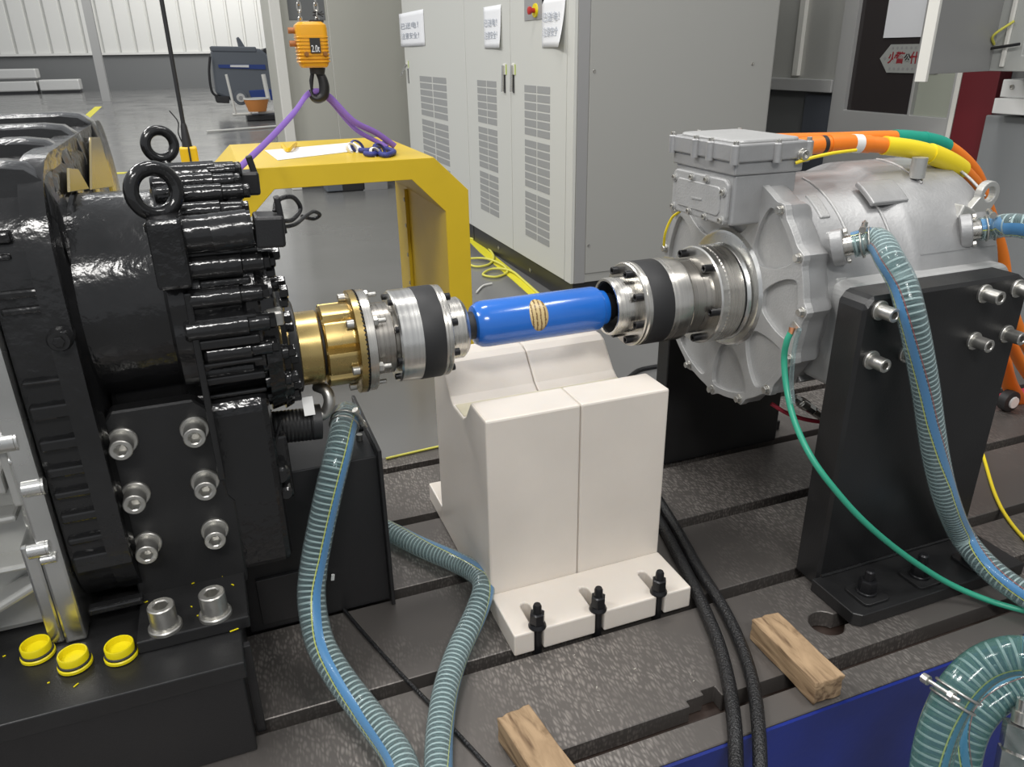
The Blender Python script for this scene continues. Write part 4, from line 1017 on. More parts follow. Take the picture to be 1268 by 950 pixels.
# clamps
def clamp(name, lab, c, d, r, up, group=None, loosened=False):
    d = Vector(d).normalized(); c = Vector(c); a = (Vector(up)-d*Vector(up).dot(d)).normalized(); b = d.cross(a)
    t = thing(name, lab, 'clamp', c, group)
    bm = new()
    for s in (-0.007, 0.007):
        P = [c+d*s+(a*math.cos(k)+b*math.sin(k))*(r+0.001) for k in [2*PI*i/32 for i in range(32)]]
        rs = [[p+(p-c-d*s).normalized()*0.0018*math.cos(q)+d*0.0018*math.sin(q) for q in [2*PI*j/6 for j in range(6)]] for p in P]
        rings(bm, rs, closed=True)
    obj('wire_band', bm, M['zinc'], t, 1.5)
    bm = new(); tube(bm, [c+a*(r+0.008)-b*0.022, c+a*(r+0.008)+b*0.022], 0.0026, 8); obj('clamp_screw', bm, M['zinc'], t, 0.6)
    bm = new(); tube(bm, [c+a*(r+0.008)+b*0.018, c+a*(r+0.008)+b*0.026], 0.0062, 10); obj('screw_head', bm, M['zinc'], t, 0.6)
    bm = new(); tube(bm, [c+a*(r+0.006)-b*0.014, c+a*(r+0.006)-b*0.008], 0.006, 6); obj('clamp_lug', bm, M['zinc'], t, 0.6)
    return t
clamp('hose_clamp', 'wire hose clamp on the front motor port', p1+d1.normalized()*0.045, d1, 0.0245, (-0.2, 0, 1))
clamp('hose_clamp', 'wire hose clamp on the rear motor port at right', p2+d2.normalized()*0.04, d2, 0.023, (-0.1, 0, 1))
k = 5; clamp('hose_clamp', 'loose bright hose clamp on the coiled green hose, lower right', E1[4]+ (E1[5]-E1[4])*0.35, E1[5]-E1[4], 0.0245, (-1, 0, 0.6))
clamp('hose_clamp', 'hose clamp at the top end of the left hose by the gearbox', A_pts[1], A_pts[2]-A_pts[1], 0.0252, (1, -0.2, 0.4))
cn = thing('cone_fitting', 'black cone nozzle standing behind the left hose on the black box', 'fitting', on_y(444, 590, 1.32))
a, b = on_y(443, 583, 1.32), on_y(445, 546, 1.32)
bm = new(); tube(bm, [a, a.lerp(b, .3), a.lerp(b, .8), b], [0.010, 0.012, 0.009, 0.006], 16); obj('cone', bm, M['gloss_black'], cn, 0.6)
bm = new(); tube(bm, [on_y(445, 545, 1.32), on_y(445, 538, 1.32)], 0.006, 10); obj('collar', bm, M['zinc'], cn, 0.6)
bm = new(); tube(bm, [on_y(443, 530, 1.32), on_y(449, 529, 1.32)], 0.0085, 12); obj('tip_knob', bm, M['black_oxide'], cn, 0.6)

# ================================================================== CABLES ON THE BED
def cable(name, lab, pts, r, mt, cat='cable', n=14, parts=None):
    P = cr(pts, 10); bm = new(); tube(bm, P, r, n); o = obj(name, bm, M[mt], None, 1.0)
    return tag(o, lab, cat)
z = 0.0128
cable('power_cable', 'thick black cable from behind the white block, left one of the pair', [on_z(792, 606, z), on_z(822, 655, z), on_z(846, 700, z), on_z(869, 747, z), on_z(889, 795, z), on_z(902, 845, z), on_z(909, 895, z), on_z(911, 935, 0.004), on_y(911, 985, 0.62)], 0.0122, 'cable_black')
cable('power_cable', 'thick black cable passing the wood block, right one of the pair', [on_z(806, 604, z), on_z(838, 655, z), on_z(864, 702, z), on_z(894, 750, z), on_z(918, 800, z), on_z(933, 850, z), on_z(939, 900, z), on_z(941, 940, 0.004), on_y(941, 985, 0.62)], 0.0115, 'cable_black')
cable('thin_cable', 'thin black cable lying across the bed under the left hoses', [on_z(420, 748, 0.004), on_z(445, 778, 0.004), on_z(490, 828, 0.004), on_z(540, 880, 0.004), on_z(600, 945, 0.004), on_z(640, 990, 0.004)], 0.0036, 'cable_black')
cable('yellow_cable', 'thin yellow cable on the bed right of the motor bracket', [on_z(1205, 535, 0.02), on_z(1216, 560, 0.004), on_z(1232, 612, 0.004), on_z(1252, 648, 0.004), on_z(1290, 690, 0.004)], 0.0042, 'yellow_sleeve')
gt = thing('earth_cable', 'green earth cable hanging from the motor flange down past the bracket', 'cable', on_y(978, 410, 1.10))
lg = Vector((0.957, mc[0]+0.2365*math.cos(math.radians(8+24*8)), mc[1]+0.2365*math.sin(math.radians(8+24*8))))
G = [on_x(979, 412, 0.945), on_x(974, 424, 0.94), on_y(971, 445, 1.06), on_y(974, 480, 1.04), on_y(984, 522, 1.0), on_y(1004, 565, 0.95), on_y(1032, 604, 0.91), on_y(1070, 646, 0.88), on_y(1118, 686, 0.86), on_z(1172, 721, 0.045), on_z(1225, 744, 0.016), on_z(1275, 758, 0.012), on_z(1330, 770, 0.012)]
bm = new(); tube(bm, cr(G, 10), 0.0058, 14); obj('green_sheath', bm, M['green_cable'], gt, 1.0)
bm = new(); tube(bm, [on_x(979, 414, 0.944), on_x(981, 406, 0.948)], [0.0045, 0.006], 10); obj('copper_lug', bm, M['copper'], gt, 0.8)
bm = new(); obox(bm, on_x(985, 404, 0.957), 0.003, 0.020, 0.012, Matrix.Rotation(0.5, 3, 'X')); obj('lug_tongue', bm, M['zinc'], gt, bevel=0.001)
tc_ = thing('clear_tube', 'thin transparent tube hanging beside the green cable', 'tube', on_x(986, 420, 0.94))
bm = new(); tube(bm, cr([on_x(990, 408, 0.945), on_y(984, 430, 1.05), on_y(980, 470, 1.04), on_y(982, 500, 1.01)], 8), 0.0042, 12); obj('tube_wall', bm, M['hose'], tc_, 1.0)
# orange high-voltage cables over the motor
hv = thing('high_voltage_cable', 'orange cable with yellow sleeve from the terminal box over the motor', 'cable', on_y(1010, 180, 1.24))
H1 = [Vector((1.05, 1.24, 0.823)), on_y(1030, 178, 1.235), on_y(1065, 178, 1.23), on_y(1102, 181, 1.22), on_y(1140, 187, 1.22), on_y(1172, 199, 1.22), on_y(1196, 216, 1.23), on_y(1214, 240, 1.25), on_y(1228, 275, 1.27), on_y(1241, 320, 1.28), on_y(1247, 365, 1.28), on_y(1262, 410, 1.28), on_y(1285, 450, 1.28)]
P = cr(H1, 10)
def seg(P, i0, i1, r, nm, mt, par, lab=None):
    bm = new(); tube(bm, P[i0:i1], r, 22); o = obj(nm, bm, M[mt], par, 1.0)
    if lab: o['label'] = lab
seg(P, 0, len(P), 0.0155, 'orange_sheath', 'orange', hv)
seg(P, 1, 8, 0.0168, 'orange_sleeve', 'orange', hv)
seg(P, 9, 24, 0.0172, 'orange_sleeve', 'orange', hv)
seg(P, 17, 21, 0.0178, 'white_band', 'white', hv, 'white marking band')
seg(P, 28, 44, 0.0182, 'yellow_sleeve', 'yellow_sleeve', hv, 'yellow shrink sleeve')
seg(P, 43, 58, 0.0205, 'yellow_sleeve', 'yellow_sleeve', hv, 'yellow shrink sleeve')
seg(P, 7, 9, 0.0172, 'black_ring', 'rubber', hv)
hv2 = thing('high_voltage_cable', 'orange cable with teal sleeve behind the yellow sleeved one', 'cable', on_y(1010, 172, 1.33))
H2 = [Vector((1.06, 1.33, 0.826)), on_y(1040, 173, 1.33), on_y(1090, 171, 1.33), on_y(1130, 172, 1.33), on_y(1168, 180, 1.33), on_y(1200, 205, 1.33), on_y(1216, 235, 1.34), on_y(1226, 280, 1.36), on_y(1232, 340, 1.38), on_y(1244, 400, 1.35), on_y(1264, 450, 1.35), on_y(1300, 500, 1.35)]
P2 = cr(H2, 10)
seg(P2, 0, len(P2), 0.0155, 'orange_sheath', 'orange', hv2)
seg(P2, 24, 42, 0.0175, 'teal_sleeve', 'teal', hv2, 'teal shrink sleeve'); seg(P2, 33, 35, 0.0185, 'teal_sleeve', 'teal', hv2)
cable('orange_cable', 'orange cable curving down behind the right bracket at the image edge', [on_y(1236, 370, 1.42), on_y(1238, 410, 1.42), on_y(1243, 450, 1.42), on_y(1252, 480, 1.42), on_y(1272, 508, 1.42), on_z(1300, 525, 0.05)], 0.0215, 'orange')
cable('cable_tie_wire', 'short thin yellow wire beside the orange cable on the terminal box', [on_y(985, 202, 1.20), on_y(1003, 196, 1.19), on_y(1030, 190, 1.19), on_y(1060, 186, 1.20)], 0.0032, 'yellow_sleeve', 'wire')
cable('yellow_wire', 'thin yellow wire curving down left of the terminal box', [on_y(842, 262, 1.40), on_y(832, 270, 1.42), on_y(824, 288, 1.44), on_y(822, 304, 1.46)], 0.0028, 'yellow_sleeve', 'wire')
cable('signal_wire', 'small black wire loop on the gearbox connector', [on_y(340, 262, 1.14), on_y(344, 248, 1.15), on_y(362, 244, 1.17), on_y(372, 258, 1.19), on_y(362, 272, 1.17), on_y(348, 274, 1.15)], 0.0034, 'cable_black', 'wire')
cable('signal_wire', 'black wire trailing from the gearbox connector to the right', [on_y(345, 282, 1.15), on_y(365, 278, 1.18), on_y(378, 268, 1.22), on_y(388, 262, 1.25), on_y(396, 266, 1.27), on_y(388, 271, 1.27), on_y(374, 268, 1.25)], 0.003, 'cable_black', 'wire')

# fittings and small things
ft = thing('hydraulic_fitting', 'chrome hose coupling between the green cable and the bracket', 'fitting', on_y(1000, 505, 1.12))
a, b = on_y(983, 492, 1.12), on_y(1024, 520, 1.12)
for f0, f1, r, nn, nm, mtt in ((0, .18, 0.008, 6, 'hex_nut', 'steel_bright'), (.2, .36, 0.0115, 24, 'collar', 'steel_bright'), (.38, .55, 0.0105, 6, 'hex_nut', 'steel_bright'), (.57, .85, 0.0095, 24, 'collar', 'steel_bright'), (.85, 1.0, 0.006, 16, 'pipe_end', 'zinc')):
    bm = new(); tube(bm, [a.lerp(b, f0), a.lerp(b, f1)], r, nn); obj(nm, bm, M[mtt], ft, 0.5)
bm = new(); tube(bm, [a, a.lerp(b, 0.9)], 0.0062, 12); obj('core', bm, M['zinc'], ft, 0.5)
cable('red_tube', 'short dull red tube behind the chrome fitting', [on_y(955, 500, 1.2), on_y(975, 512, 1.18), on_y(1000, 520, 1.16), on_y(1030, 524, 1.15)], 0.0045, 'red_line', 'tube')
f2 = thing('pipe_fitting', 'large chrome hex fitting at the lower right corner', 'fitting', dep(1262, 930, 1.0))
a, b = dep(1275, 868, 1.0), dep(1258, 965, 1.0)
for f0, f1, r, nn, mtt in ((0, .15, 0.014, 24, 'steel_bright'), (.15, .3, 0.017, 24, 'steel'), (.32, .62, 0.026, 6, 'steel_bright'), (.62, .66, 0.022, 24, 'steel'), (.66, 1.2, 0.027, 6, 'steel_bright')):
    bm = new(); tube(bm, [a.lerp(b, f0), a.lerp(b, f1)], r, nn); obj('hex_collar', bm, M[mtt], f2, 0.5)
cw = thing('caster_wheel', 'small black wheel with white hub behind the right bracket', 'wheel', on_y(1236, 558, 1.40))
c = on_y(1237, 541, 1.40); c.z = max(c.z, 0.0335)
bm = new(); lathe(bm, [(1.385, 0.026), (1.388, 0.032), (1.412, 0.032), (1.415, 0.026)], 'Y', (0, 0), 32)
for v_ in bm.verts: v_.co += Vector((c.x, 0, c.z))
obj('tyre', bm, M['rubber'], cw, 0.6)
bm = new(); lathe(bm, [(1.380, 0.017), (1.386, 0.018)], 'Y', (0, 0), 24)
for v_ in bm.verts: v_.co += Vector((c.x, 0, c.z))
obj('hub', bm, M['white'], cw, 0.6)
bm = new(); box(bm, c.x+0.01, c.x+0.35, 1.43, 1.47, 0.001, 0.018); o = obj('red_edged_strip', bm, M['red_line']); tag(o, 'dark red edged strip lying behind the small wheel', 'strip')

# ================================================================== WOOD BLOCKS
def wood(lab, c, lx, ly, h, rot, seed):
    random.seed(seed)
    bm = new(); obox(bm, (0, 0, h/2), lx, ly, h, Matrix.Identity(3))
    bmesh.ops.subdivide_edges(bm, edges=bm.edges[:], cuts=5, use_grid_fill=True)
    for v_ in bm.verts:
        q = v_.co*30+Vector((seed*7, 0, 0)); nse = mnoise.noise_vector(q)*0.0022
        if v_.co.z < 0.001: nse.z = 0
        v_.co += nse
        if abs(v_.co.y) > ly*0.49: v_.co.y += math.copysign(random.uniform(-0.004, 0.001), v_.co.y)
    o = place('wood_block', mesh('wood_block', bm, M['wood'], 0.5), None, (c[0], c[1], 0.001), (0, 0, rot))
    b = o.modifiers.new('bevel', 'BEVEL'); b.width = 0.002; b.segments = 2; b.limit_method = 'ANGLE'; b.angle_limit = 0.9
    return tag(o, lab, 'wood block')
wood('rough wooden block by the round hole in the bed, right of the black cables', (0.822, 0.800), 0.058, 0.165, 0.045, math.radians(0), 3)
wood('rough wooden block at the lower edge of the bed, in front of the white block', (0.325, 0.765), 0.058, 0.165, 0.045, math.radians(8), 5)

# ================================================================== YELLOW GANTRY
YG0, YG1 = 3.15, 4.10
ga = thing('coupling_guard', 'large yellow steel portal frame standing on the floor behind the shaft', 'guard frame', (0.48, 3.6, FZ))
def prof(o):
    return [(-0.045+o, FZ+0.001), (-0.045+o, 0.468-o*0.4), (0.105+o*.4, 0.609-o), (0.862-o*.4, 0.609-o), (1.005-o, 0.468-o*0.4), (1.005-o, FZ+0.001), (0.902, FZ+0.001), (0.902, 0.385), (0.764, 0.526), (0.220, 0.526), (0.075, 0.385), (0.075, FZ+0.001)]
bm = new(); plate(bm, prof(0.0), [], XZ, YG0, YG0+0.012); obj('front_frame', bm, M['gantry'], ga, bevel=0.002)
bm = new(); plate(bm, prof(0.0), [], XZ, YG1-0.012, YG1); obj('rear_frame', bm, M['gantry'], ga, bevel=0.002)
sk = [(-0.045, FZ+0.001), (-0.045, 0.468), (0.105, 0.609), (0.862, 0.609), (1.005, 0.468), (1.005, FZ+0.001), (0.993, FZ+0.001), (0.993, 0.463), (0.857, 0.597), (0.110, 0.597), (-0.033, 0.463), (-0.033, FZ+0.001)]
bm = new(); plate(bm, sk, [], XZ, YG0+0.012, YG1-0.012); obj('outer_skin', bm, M['gantry'], ga)
sk2 = [(0.902, FZ+0.001), (0.902, 0.385), (0.764, 0.526), (0.220, 0.526), (0.075, 0.385), (0.075, FZ+0.001), (0.068, FZ+0.001), (0.068, 0.390), (0.215, 0.533), (0.769, 0.533), (0.909, 0.390), (0.909, FZ+0.001)]
bm = new(); plate(bm, sk2, [], XZ, YG0+0.012, YG1-0.012); obj('inner_skin', bm, M['gantry'], ga)
bm = new(); box(bm, 0.885, 0.9015, YG1-0.28, YG1-0.262, FZ+0.01, 0.38); vr = obj('stiffener', bm, M['gantry'], ga, bevel=0.001)
for z in (0.33, 0.2, 0.05, -0.1): hex_bolt(vr, (0.885, YG1-0.271, z), '-X', 0.009, 0.005, 'zinc')
bm = new(); box(bm, 1.0055, 1.012, 3.2, 3.32, 0.02, 0.16); obj('rubber_pad', bm, M['rubber'], ga, bevel=0.003)
# things lying on it
def flat(name, quadz, z, th, mt, lab, cat, lift=0.0):
    bm = new(); P = [on_z(x, y, z) for x, y in quadz]
    a = [bm.verts.new(p+Vector((0, 0, 0.0008))) for p in P]; b = [bm.verts.new(p+Vector((0, 0, th))) for p in P]
    bm.faces.new(a[::-1]); bm.faces.new(b)
    for i in range(len(a)): bm.faces.new((a[i], a[(i+1) % len(a)], b[(i+1) % len(a)], b[i]))
    bmesh.ops.recalc_face_normals(bm, faces=bm.faces)
    return tag(obj(name, bm, M[mt], bevel=0.0), lab, cat)
ZG = 0.609
flat('cover_sheet', [(328, 187), (438, 177), (452, 186), (344, 199)], ZG, 0.003, 'paper', 'white sheet lying on top of the yellow frame', 'sheet')
rb = thing('yellow_ribbon', 'crumpled yellow ribbon on the white sheet', 'ribbon', on_z(360, 184, ZG))
bm = new(); tube(bm, cr([on_z(350, 180, ZG+.01), on_z(356, 186, ZG+.012), on_z(362, 181, ZG+.02), on_z(366, 178, ZG+.012)], 6), 0.009, 6); obj('ribbon', bm, M['pendant'], rb, 1.0)
ln = thing('strap_bundle', 'bundle of navy and white straps on the yellow frame', 'straps', on_z(455, 190, ZG))
def loop(cx, cy, R, z0, mt, tilt=0.9, wd=0.012, nm='strap_loop'):
    c = on_z(cx, cy, ZG)+Vector((0, 0, R*0.75)); n = Vector((0.3, -1, 0.2)).normalized(); a = n.orthogonal().normalized(); b = n.cross(a)
    P = [c+(a*math.cos(k)*R*0.8+b*math.sin(k)*R*1.2) for k in [2*PI*i/24 for i in range(24)]]
    rs = [[p+(p-c).normalized()*0.004*math.cos(q)+n*wd*math.sin(q) for q in [2*PI*j/8 for j in range(8)]] for p in P]
    bm = new(); rings(bm, rs, closed=True); obj(nm, bm, M[mt], ln, 1.0)
loop(436, 189, 0.022, 0, 'white', nm='white_loop'); loop(443, 188, 0.027, 0, 'navy'); loop(465, 194, 0.020, 0, 'white', nm='white_loop'); loop(470, 190, 0.023, 0, 'navy')
for pts in ([(445, 186), (458, 186), (470, 180), (480, 175)], [(470, 190), (478, 192), (488, 188), (478, 184)], [(452, 190), (462, 191), (470, 187)]):
    P = [on_z(x, y, ZG+0.012) for x, y in pts]; bm = new(); tube(bm, cr(P, 6), 0.011, 8); obj('strap', bm, M['navy'], ln, 1.0)

# ================================================================== HOIST
YH = 3.52
ho = thing('chain_hoist_hook', 'amber hook block with chain and black hook hanging above the yellow frame', 'hoist', on_y(390, 100, YH))
bc_ = on_y(386, 56, YH); u = (on_y(406, 56, YH)-on_y(366, 56, YH)).length/40
bm = new()
prof_b = [(-26, 15, 14), (-24, 17, 16), (-18, 18.5, 17), (0, 19, 17.5), (18, 19.3, 17.5), (23, 18.5, 17), (26.5, 14, 14)]
rs = []
for dz, hx, hy in prof_b: rs.append([(bc_.x+(p0)*u, bc_.y+(p1_)*u, bc_.z+dz*u) for p0, p1_ in rrect(-hx, hx, -hy, hy, 7, 5)])
rings(bm, rs); body = obj('block_body', bm, M['hoist'], ho, 0.6)
for dz in (-19, -15, -11, -7, -3, 1, 5, 9):
    bm = new(); rings(bm, [[(bc_.x+p0*u, bc_.y+p1_*u, bc_.z+(dz+s)*u) for p0, p1_ in rrect(-h, h, -18.2, 18.2, 7, 5)] for s, h in ((-0.9, 19.2), (0, 19.9), (0.9, 19.2))]); obj('body_ridge', bm, M['hoist'], body, 1.0)
fr_y = bc_.y-18.6*u
bm = new(); box(bm, bc_.x-4.5*u, bc_.x+8*u, fr_y-0.004, fr_y, bc_.z-9*u, bc_.z+8*u); lb = obj('rating_label', bm, M['ink_black'], body); lb['label'] = 'black rating label reading 2.0t'
text('printed_rating', '2.0t', 0.036, M['paper'], lb, (bc_.x+1.6*u, fr_y-0.0045, bc_.z-4.5*u), (1, 0, 0), (0, 0, 1), width=10*u)
for dx, dz in ((-10, -10), (13, -10)):
    bm = new(); lathe(bm, [(fr_y-0.010, 2.6*u), (fr_y+0.01, 3*u)], 'Y', (0, 0), 12)
    for v_ in bm.verts: v_.co += Vector((bc_.x+dx*u, 0, bc_.z+dz*u))
    obj('body_screw', bm, mat('brown_screw', (0.25, 0.10, 0.02), 0.4), body, 0.5)
for dz in (17, 2):
    bm = new(); tube(bm, [Vector((bc_.x-17*u, bc_.y, bc_.z+dz*u)), Vector((bc_.x-27*u, bc_.y, bc_.z+dz*u))], 3.6*u, 14); obj('side_pin', bm, mat('rust_brown_pin', (0.35, 0.13, 0.04), 0.5), ho, 0.5)
bm = new(); box(bm, bc_.x-0*u, bc_.x+17*u, bc_.y-6*u, bc_.y+6*u, bc_.z+26*u, bc_.z+29*u); obj('chain_guide', bm, M['rubber'], ho, bevel=0.001)
# chains
def link_mesh(rot):
    k_ = ('link', rot)
    if k_ not in _cache:
        P = [Vector((0.42*4.6*u*math.cos(t), 0, 5.3*u*(0.62*math.sin(t)+0.38*math.copysign(1, math.sin(t)) if abs(math.sin(t)) > 1e-6 else 0))) for t in [2*PI*i/20 for i in range(20)]]
        rs = []
        for i, p in enumerate(P):
            tan = (P[(i+1) % 20]-P[i-1]).normalized(); n = Vector((0, 1, 0)); b_ = tan.cross(n).normalized()
            rs.append([p+(n*math.cos(q)+b_*math.sin(q))*1.25*u for q in [2*PI*j/8 for j in range(8)]])
        bm = new(); rings(bm, rs, closed=True)
        if rot:
            for v_ in bm.verts: v_.co = Matrix.Rotation(PI/2, 3, 'Z') @ v_.co
        _cache[k_] = mesh('chain_link', bm, M['steel'], 1.2)
    return _cache[k_]
for cx_ in (372, 393):
    base = on_y(cx_, 27, YH)
    for i in range(14): place('chain_link', link_mesh(i % 2), ho, (base.x, base.y, base.z+i*8.0*u))
bm = new(); ctr = on_y(394, 17, YH)
for i in range(9):
    a = 2*PI*i/9; bm2 = None; tube(bm, [ctr+Vector((0, 0, 0)), ctr+Vector((7*u*math.cos(a), 4*u*math.sin(a), (3*math.sin(a*2))*u))], 0.9*u, 5)
obj('cable_tie_knot', bm, M['rubber'], ho, 1.0)
# hook
bm = new(); tube(bm, [on_y(393, 83, YH), on_y(393, 92, YH)], [10*u, 9*u], 20); obj('hook_swivel', bm, M['rubber'], ho, 0.8)
hk = cr([on_y(x, y, YH) for x, y in ((394, 88), (399, 97), (401.5, 108), (400, 118), (393, 122.5), (386.5, 119), (384.5, 111))], 8)
nn = len(hk); bm = new(); tube(bm, hk, [u*(4.6+2.2*math.sin(PI*min(1, i/(nn*0.8)))-2.6*max(0, (i/nn-0.75)*4)**1) for i in range(nn)], 16); obj('hook', bm, M['satin_black'], ho, 1.0)
bm = new(); tube(bm, [on_y(387, 90, YH), on_y(385.5, 100, YH), on_y(386, 112, YH)], [2.4*u, 2.8*u, 1.6*u], 10); obj('safety_latch', bm, M['satin_black'], ho, 1.0)
# slings
def ribbon(name, lab, pts, w_, th):
    P = cr(pts, 8); bm = new(); fr = frames(P); rs = []
    for p, (t, a, b) in zip(P, fr):
        side = t.cross(Vector((0.4, 1, 0.0))).normalized(); nn_ = t.cross(side).normalized()
        rs.append([p+side*w_*math.cos(q)+nn_*th*math.sin(q) for q in [2*PI*j/10 for j in range(10)]])
    rings(bm, rs); return tag(obj(name, bm, M['purple'], None, 1.0), lab, 'sling')
hkp = on_y(392, 117, YH-0.01)
eL = on_z(292, 212, ZG+0.02); eR = on_z(489, 181, ZG+0.015)
ribbon('lifting_sling', 'purple webbing sling from the hook down to the frame\'s front left corner', [on_y(402, 116, YH), on_y(392, 113, YH), on_y(380, 118, YH-0.02), hkp.lerp(eL, 0.33)+Vector((0, 0, 0.01)), hkp.lerp(eL, 0.66)+Vector((0, 0, 0.0)), eL], 0.012, 0.005)
ribbon('lifting_sling', 'purple webbing sling from the hook down to the frame\'s rear right corner, upper strand', [on_y(396, 117, YH), on_y(408, 120, YH+0.01), hkp.lerp(eR, 0.45)+Vector((0, 0, -0.01)), hkp.lerp(eR, 0.75)+Vector((0, 0, 0.004)), eR], 0.013, 0.007)
ribbon('lifting_sling', 'purple webbing sling strand just below the upper one on the right', [on_y(396, 120, YH+.03), on_y(408, 124, YH+0.03), hkp.lerp(eR, 0.45)+Vector((0.01, 0.03, -0.045)), hkp.lerp(eR, 0.8)+Vector((0, 0, -0.03)), eR+Vector((-0.04, -0.03, 0.0))], 0.010, 0.006)

# pendant controller on black cable
YP = 3.3
pc = thing('pendant_controller', 'amber push-button pendant hanging on its black cable behind the gearbox', 'controller', on_y(233, 210, YP))
v0 = on_y(232, 182, YP); u2 = (on_y(244, 195, YP)-on_y(222, 195, YP)).length/22
bm = new(); tube(bm, [v0, v0+Vector((0, 0, 26*u2)), v0+Vector((0, 0, 30*u2))], [6.5*u2, 4*u2, 3.0*u2], 18); obj('strain_relief', bm, M['rubber'], pc, 0.8)
bm = new(); tube(bm, [v0+Vector((0, 0, 28*u2)), v0+Vector((0, 0, 260*u2))], 2.7*u2, 14); obj('hanging_cable', bm, M['rubber'], pc, 0.8)
c = v0+Vector((0.5*u2, 0, -17*u2)); bm = new(); obox(bm, c, 22*u2, 16*u2, 35*u2, Matrix.Identity(3)); pb = obj('pendant_body', bm, M['pendant'], pc, bevel=0.008, seg=3)
bm = new(); obox(bm, c+Vector((1*u2, -8.3*u2, 0)), 2.2*u2, 1.5*u2, 35*u2, Matrix.Identity(3)); obj('cable_channel', bm, M['rubber'], pb)
bm = new(); tube(bm, [c+Vector((-7*u2, -8*u2, -14*u2)), c+Vector((-7*u2, -11*u2, -14*u2))], 3*u2, 14); o = obj('push_button', bm, mat('red_button', (0.5, 0.02, 0.01), 0.4), pb, 0.6)
bm = new(); tube(bm, cr([v0+Vector((-5*u2, 0, 4*u2)), v0+Vector((-8*u2, 0, 18*u2)), v0+Vector((-6*u2, 0, 32*u2)), v0+Vector((-14*u2, 0, 46*u2))], 6), 0.8*u2, 6); obj('support_wire', bm, M['rubber'], pc, 1.0)

# ================================================================== CONTROL CABINETS
kc = on_z(706, 379, FZ); XC, YC = kc.x, kc.y
zb = on_x(704.4, 350.8, XC).z
def yx(px, py=150): return on_x(px, py, XC).y
yd = [YC+0.0, yx(703, 5), yx(631, 5), yx(574, 5), yx(497, 5)]
yd[0] = YC
ZT = 2.25
xr_ = on_y(966, 5, YC).x
def cabinet(lab, y0, y1, doors, loc):
    t = thing('control_cabinet', lab, 'cabinet', (XC+0.5, (y0+y1)/2, FZ))
    bm = new(); box(bm, XC+0.022, xr_, y0+0.0, y1-0.002, zb, ZT); obj('cabinet_body', bm, M['cab_shaded'], t, bevel=0.003)
    bm = new(); box(bm, XC+0.02, xr_-0.01, y0+0.01, y1-0.002, FZ+0.001, zb-0.002); obj('plinth', bm, M['plinth'], t, bevel=0.002)
    return t
cabB = cabinet('double door light grey control cabinet with emergency stop, nearest the motor', YC, yd[3]-0.004, None, None)
cabA = cabinet('single door light grey control cabinet farthest left behind the yellow frame', yd[3], yd[4]+0.0, None, None)
bm = new(); box(bm, XC, XC+0.021, YC+0.0, yd[1]-0.003, zb, ZT); obj('corner_post', bm, M['cab'], cabB, bevel=0.002)
# side frame strip and panel
sx = on_y(731, 5, YC).x
bm = new(); zpb = on_y(723, 339, YC).z; box(bm, sx+0.004, xr_-0.01, YC-0.0055, YC-0.001, zpb, ZT); sp = obj('side_panel', bm, M['cab_shaded'], cabB, bevel=0.002)
bm = new(); box(bm, XC+0.0225, sx, YC-0.0045, YC-0.001, zb, ZT); obj('side_frame', bm, M['cab_edge'], cabB, bevel=0.001)
for px, py in ((735, 88), (931, 79), (728, 304)):
    q = on_y(px, py, YC-0.006); cap_screw(sp, (q.x+0.004, YC-0.0055, q.z), '-Y', 0.008, 0.004, 'zinc')
def door(par, ya, yb, handle, vent, nrow_px):
    bm = new(); box(bm, XC, XC+0.02, ya+0.004, yb-0.004, zb+0.002, ZT); d = obj('door', bm, M['cab'], par, bevel=0.002)
    (vx0, vx1, vt, vbar) = vent
    y_a, y_b = on_x(vx1, vt, XC).y, on_x(vx0, vt, XC).y
    z0_ = on_x(vx0, vt, XC).z; z1_ = on_x(vx0, vbar, XC).z; gp = (z0_-z1_)/6.35
    wv = (y_b-y_a)/2; k_ = ('vent', round(wv, 4), round(gp, 4))
    b_ = new(); box(b_, -0.0012, 0.0008, -wv*0.46, wv*0.46, -gp*0.40, gp*0.40); me = mesh('vent_panel', b_, M['vent'])
    for g_ in range(3):
        for r_ in range(6):
            for c_ in range(2):
                z = z0_-gp*(g_*6.45+r_+0.5)
                place('vent_panel', me, d, (XC-0.0005, y_a+wv*(0.5+c_), z))
    return d
d3_ = door(cabB, yd[1], yd[2], None, (649, 682, 104, 170), 0)
d2_ = door(cabB, yd[2], yd[3], None, (590.5, 615, 98, 154), 0)
d1_ = door(cabA, yd[3], yd[4], None, (519, 553, 93, 144.5), 0)
def handle(par, px, py, plen, swung=False):
    q = on_x(px, py, XC); z1 = on_x(px, py+plen, XC).z; L_ = q.z-z1
    bm = new(); box(bm, XC-0.006, XC, q.y-0.026, q.y+0.022, q.z-L_*0.25, q.z+0.03); pl_ = obj('handle_plate', bm, M['white_frame'], par, bevel=0.002)
    bm = new(); box(bm, XC-0.003, XC, q.y-0.012, q.y+0.012, z1, q.z-L_*0.25); obj('handle_recess', bm, M['seam'], par)
    bm = new()
    if swung: tube(bm, [Vector((XC-0.012, q.y, q.z)), Vector((XC-0.05, q.y+0.09, q.z-L_*0.62))], 0.010, 10)
    else: tube(bm, [Vector((XC-0.012, q.y, q.z+0.02)), Vector((XC-0.018, q.y, q.z-L_*0.95))], 0.009, 10)
    obj('lever', bm, M['steel_bright'], pl_, 0.8)
    bm = new(); box(bm, XC-0.005, XC, q.y-0.036, q.y-0.027, q.z-0.035, q.z+0.025); obj('green_tab', bm, mat('pale_green_label', (0.45, 0.55, 0.12), 0.5), pl_)
handle(d1_, 505, 79, 24, True); handle(d2_, 625, 85, 30); handle(d3_, 636, 85, 30)
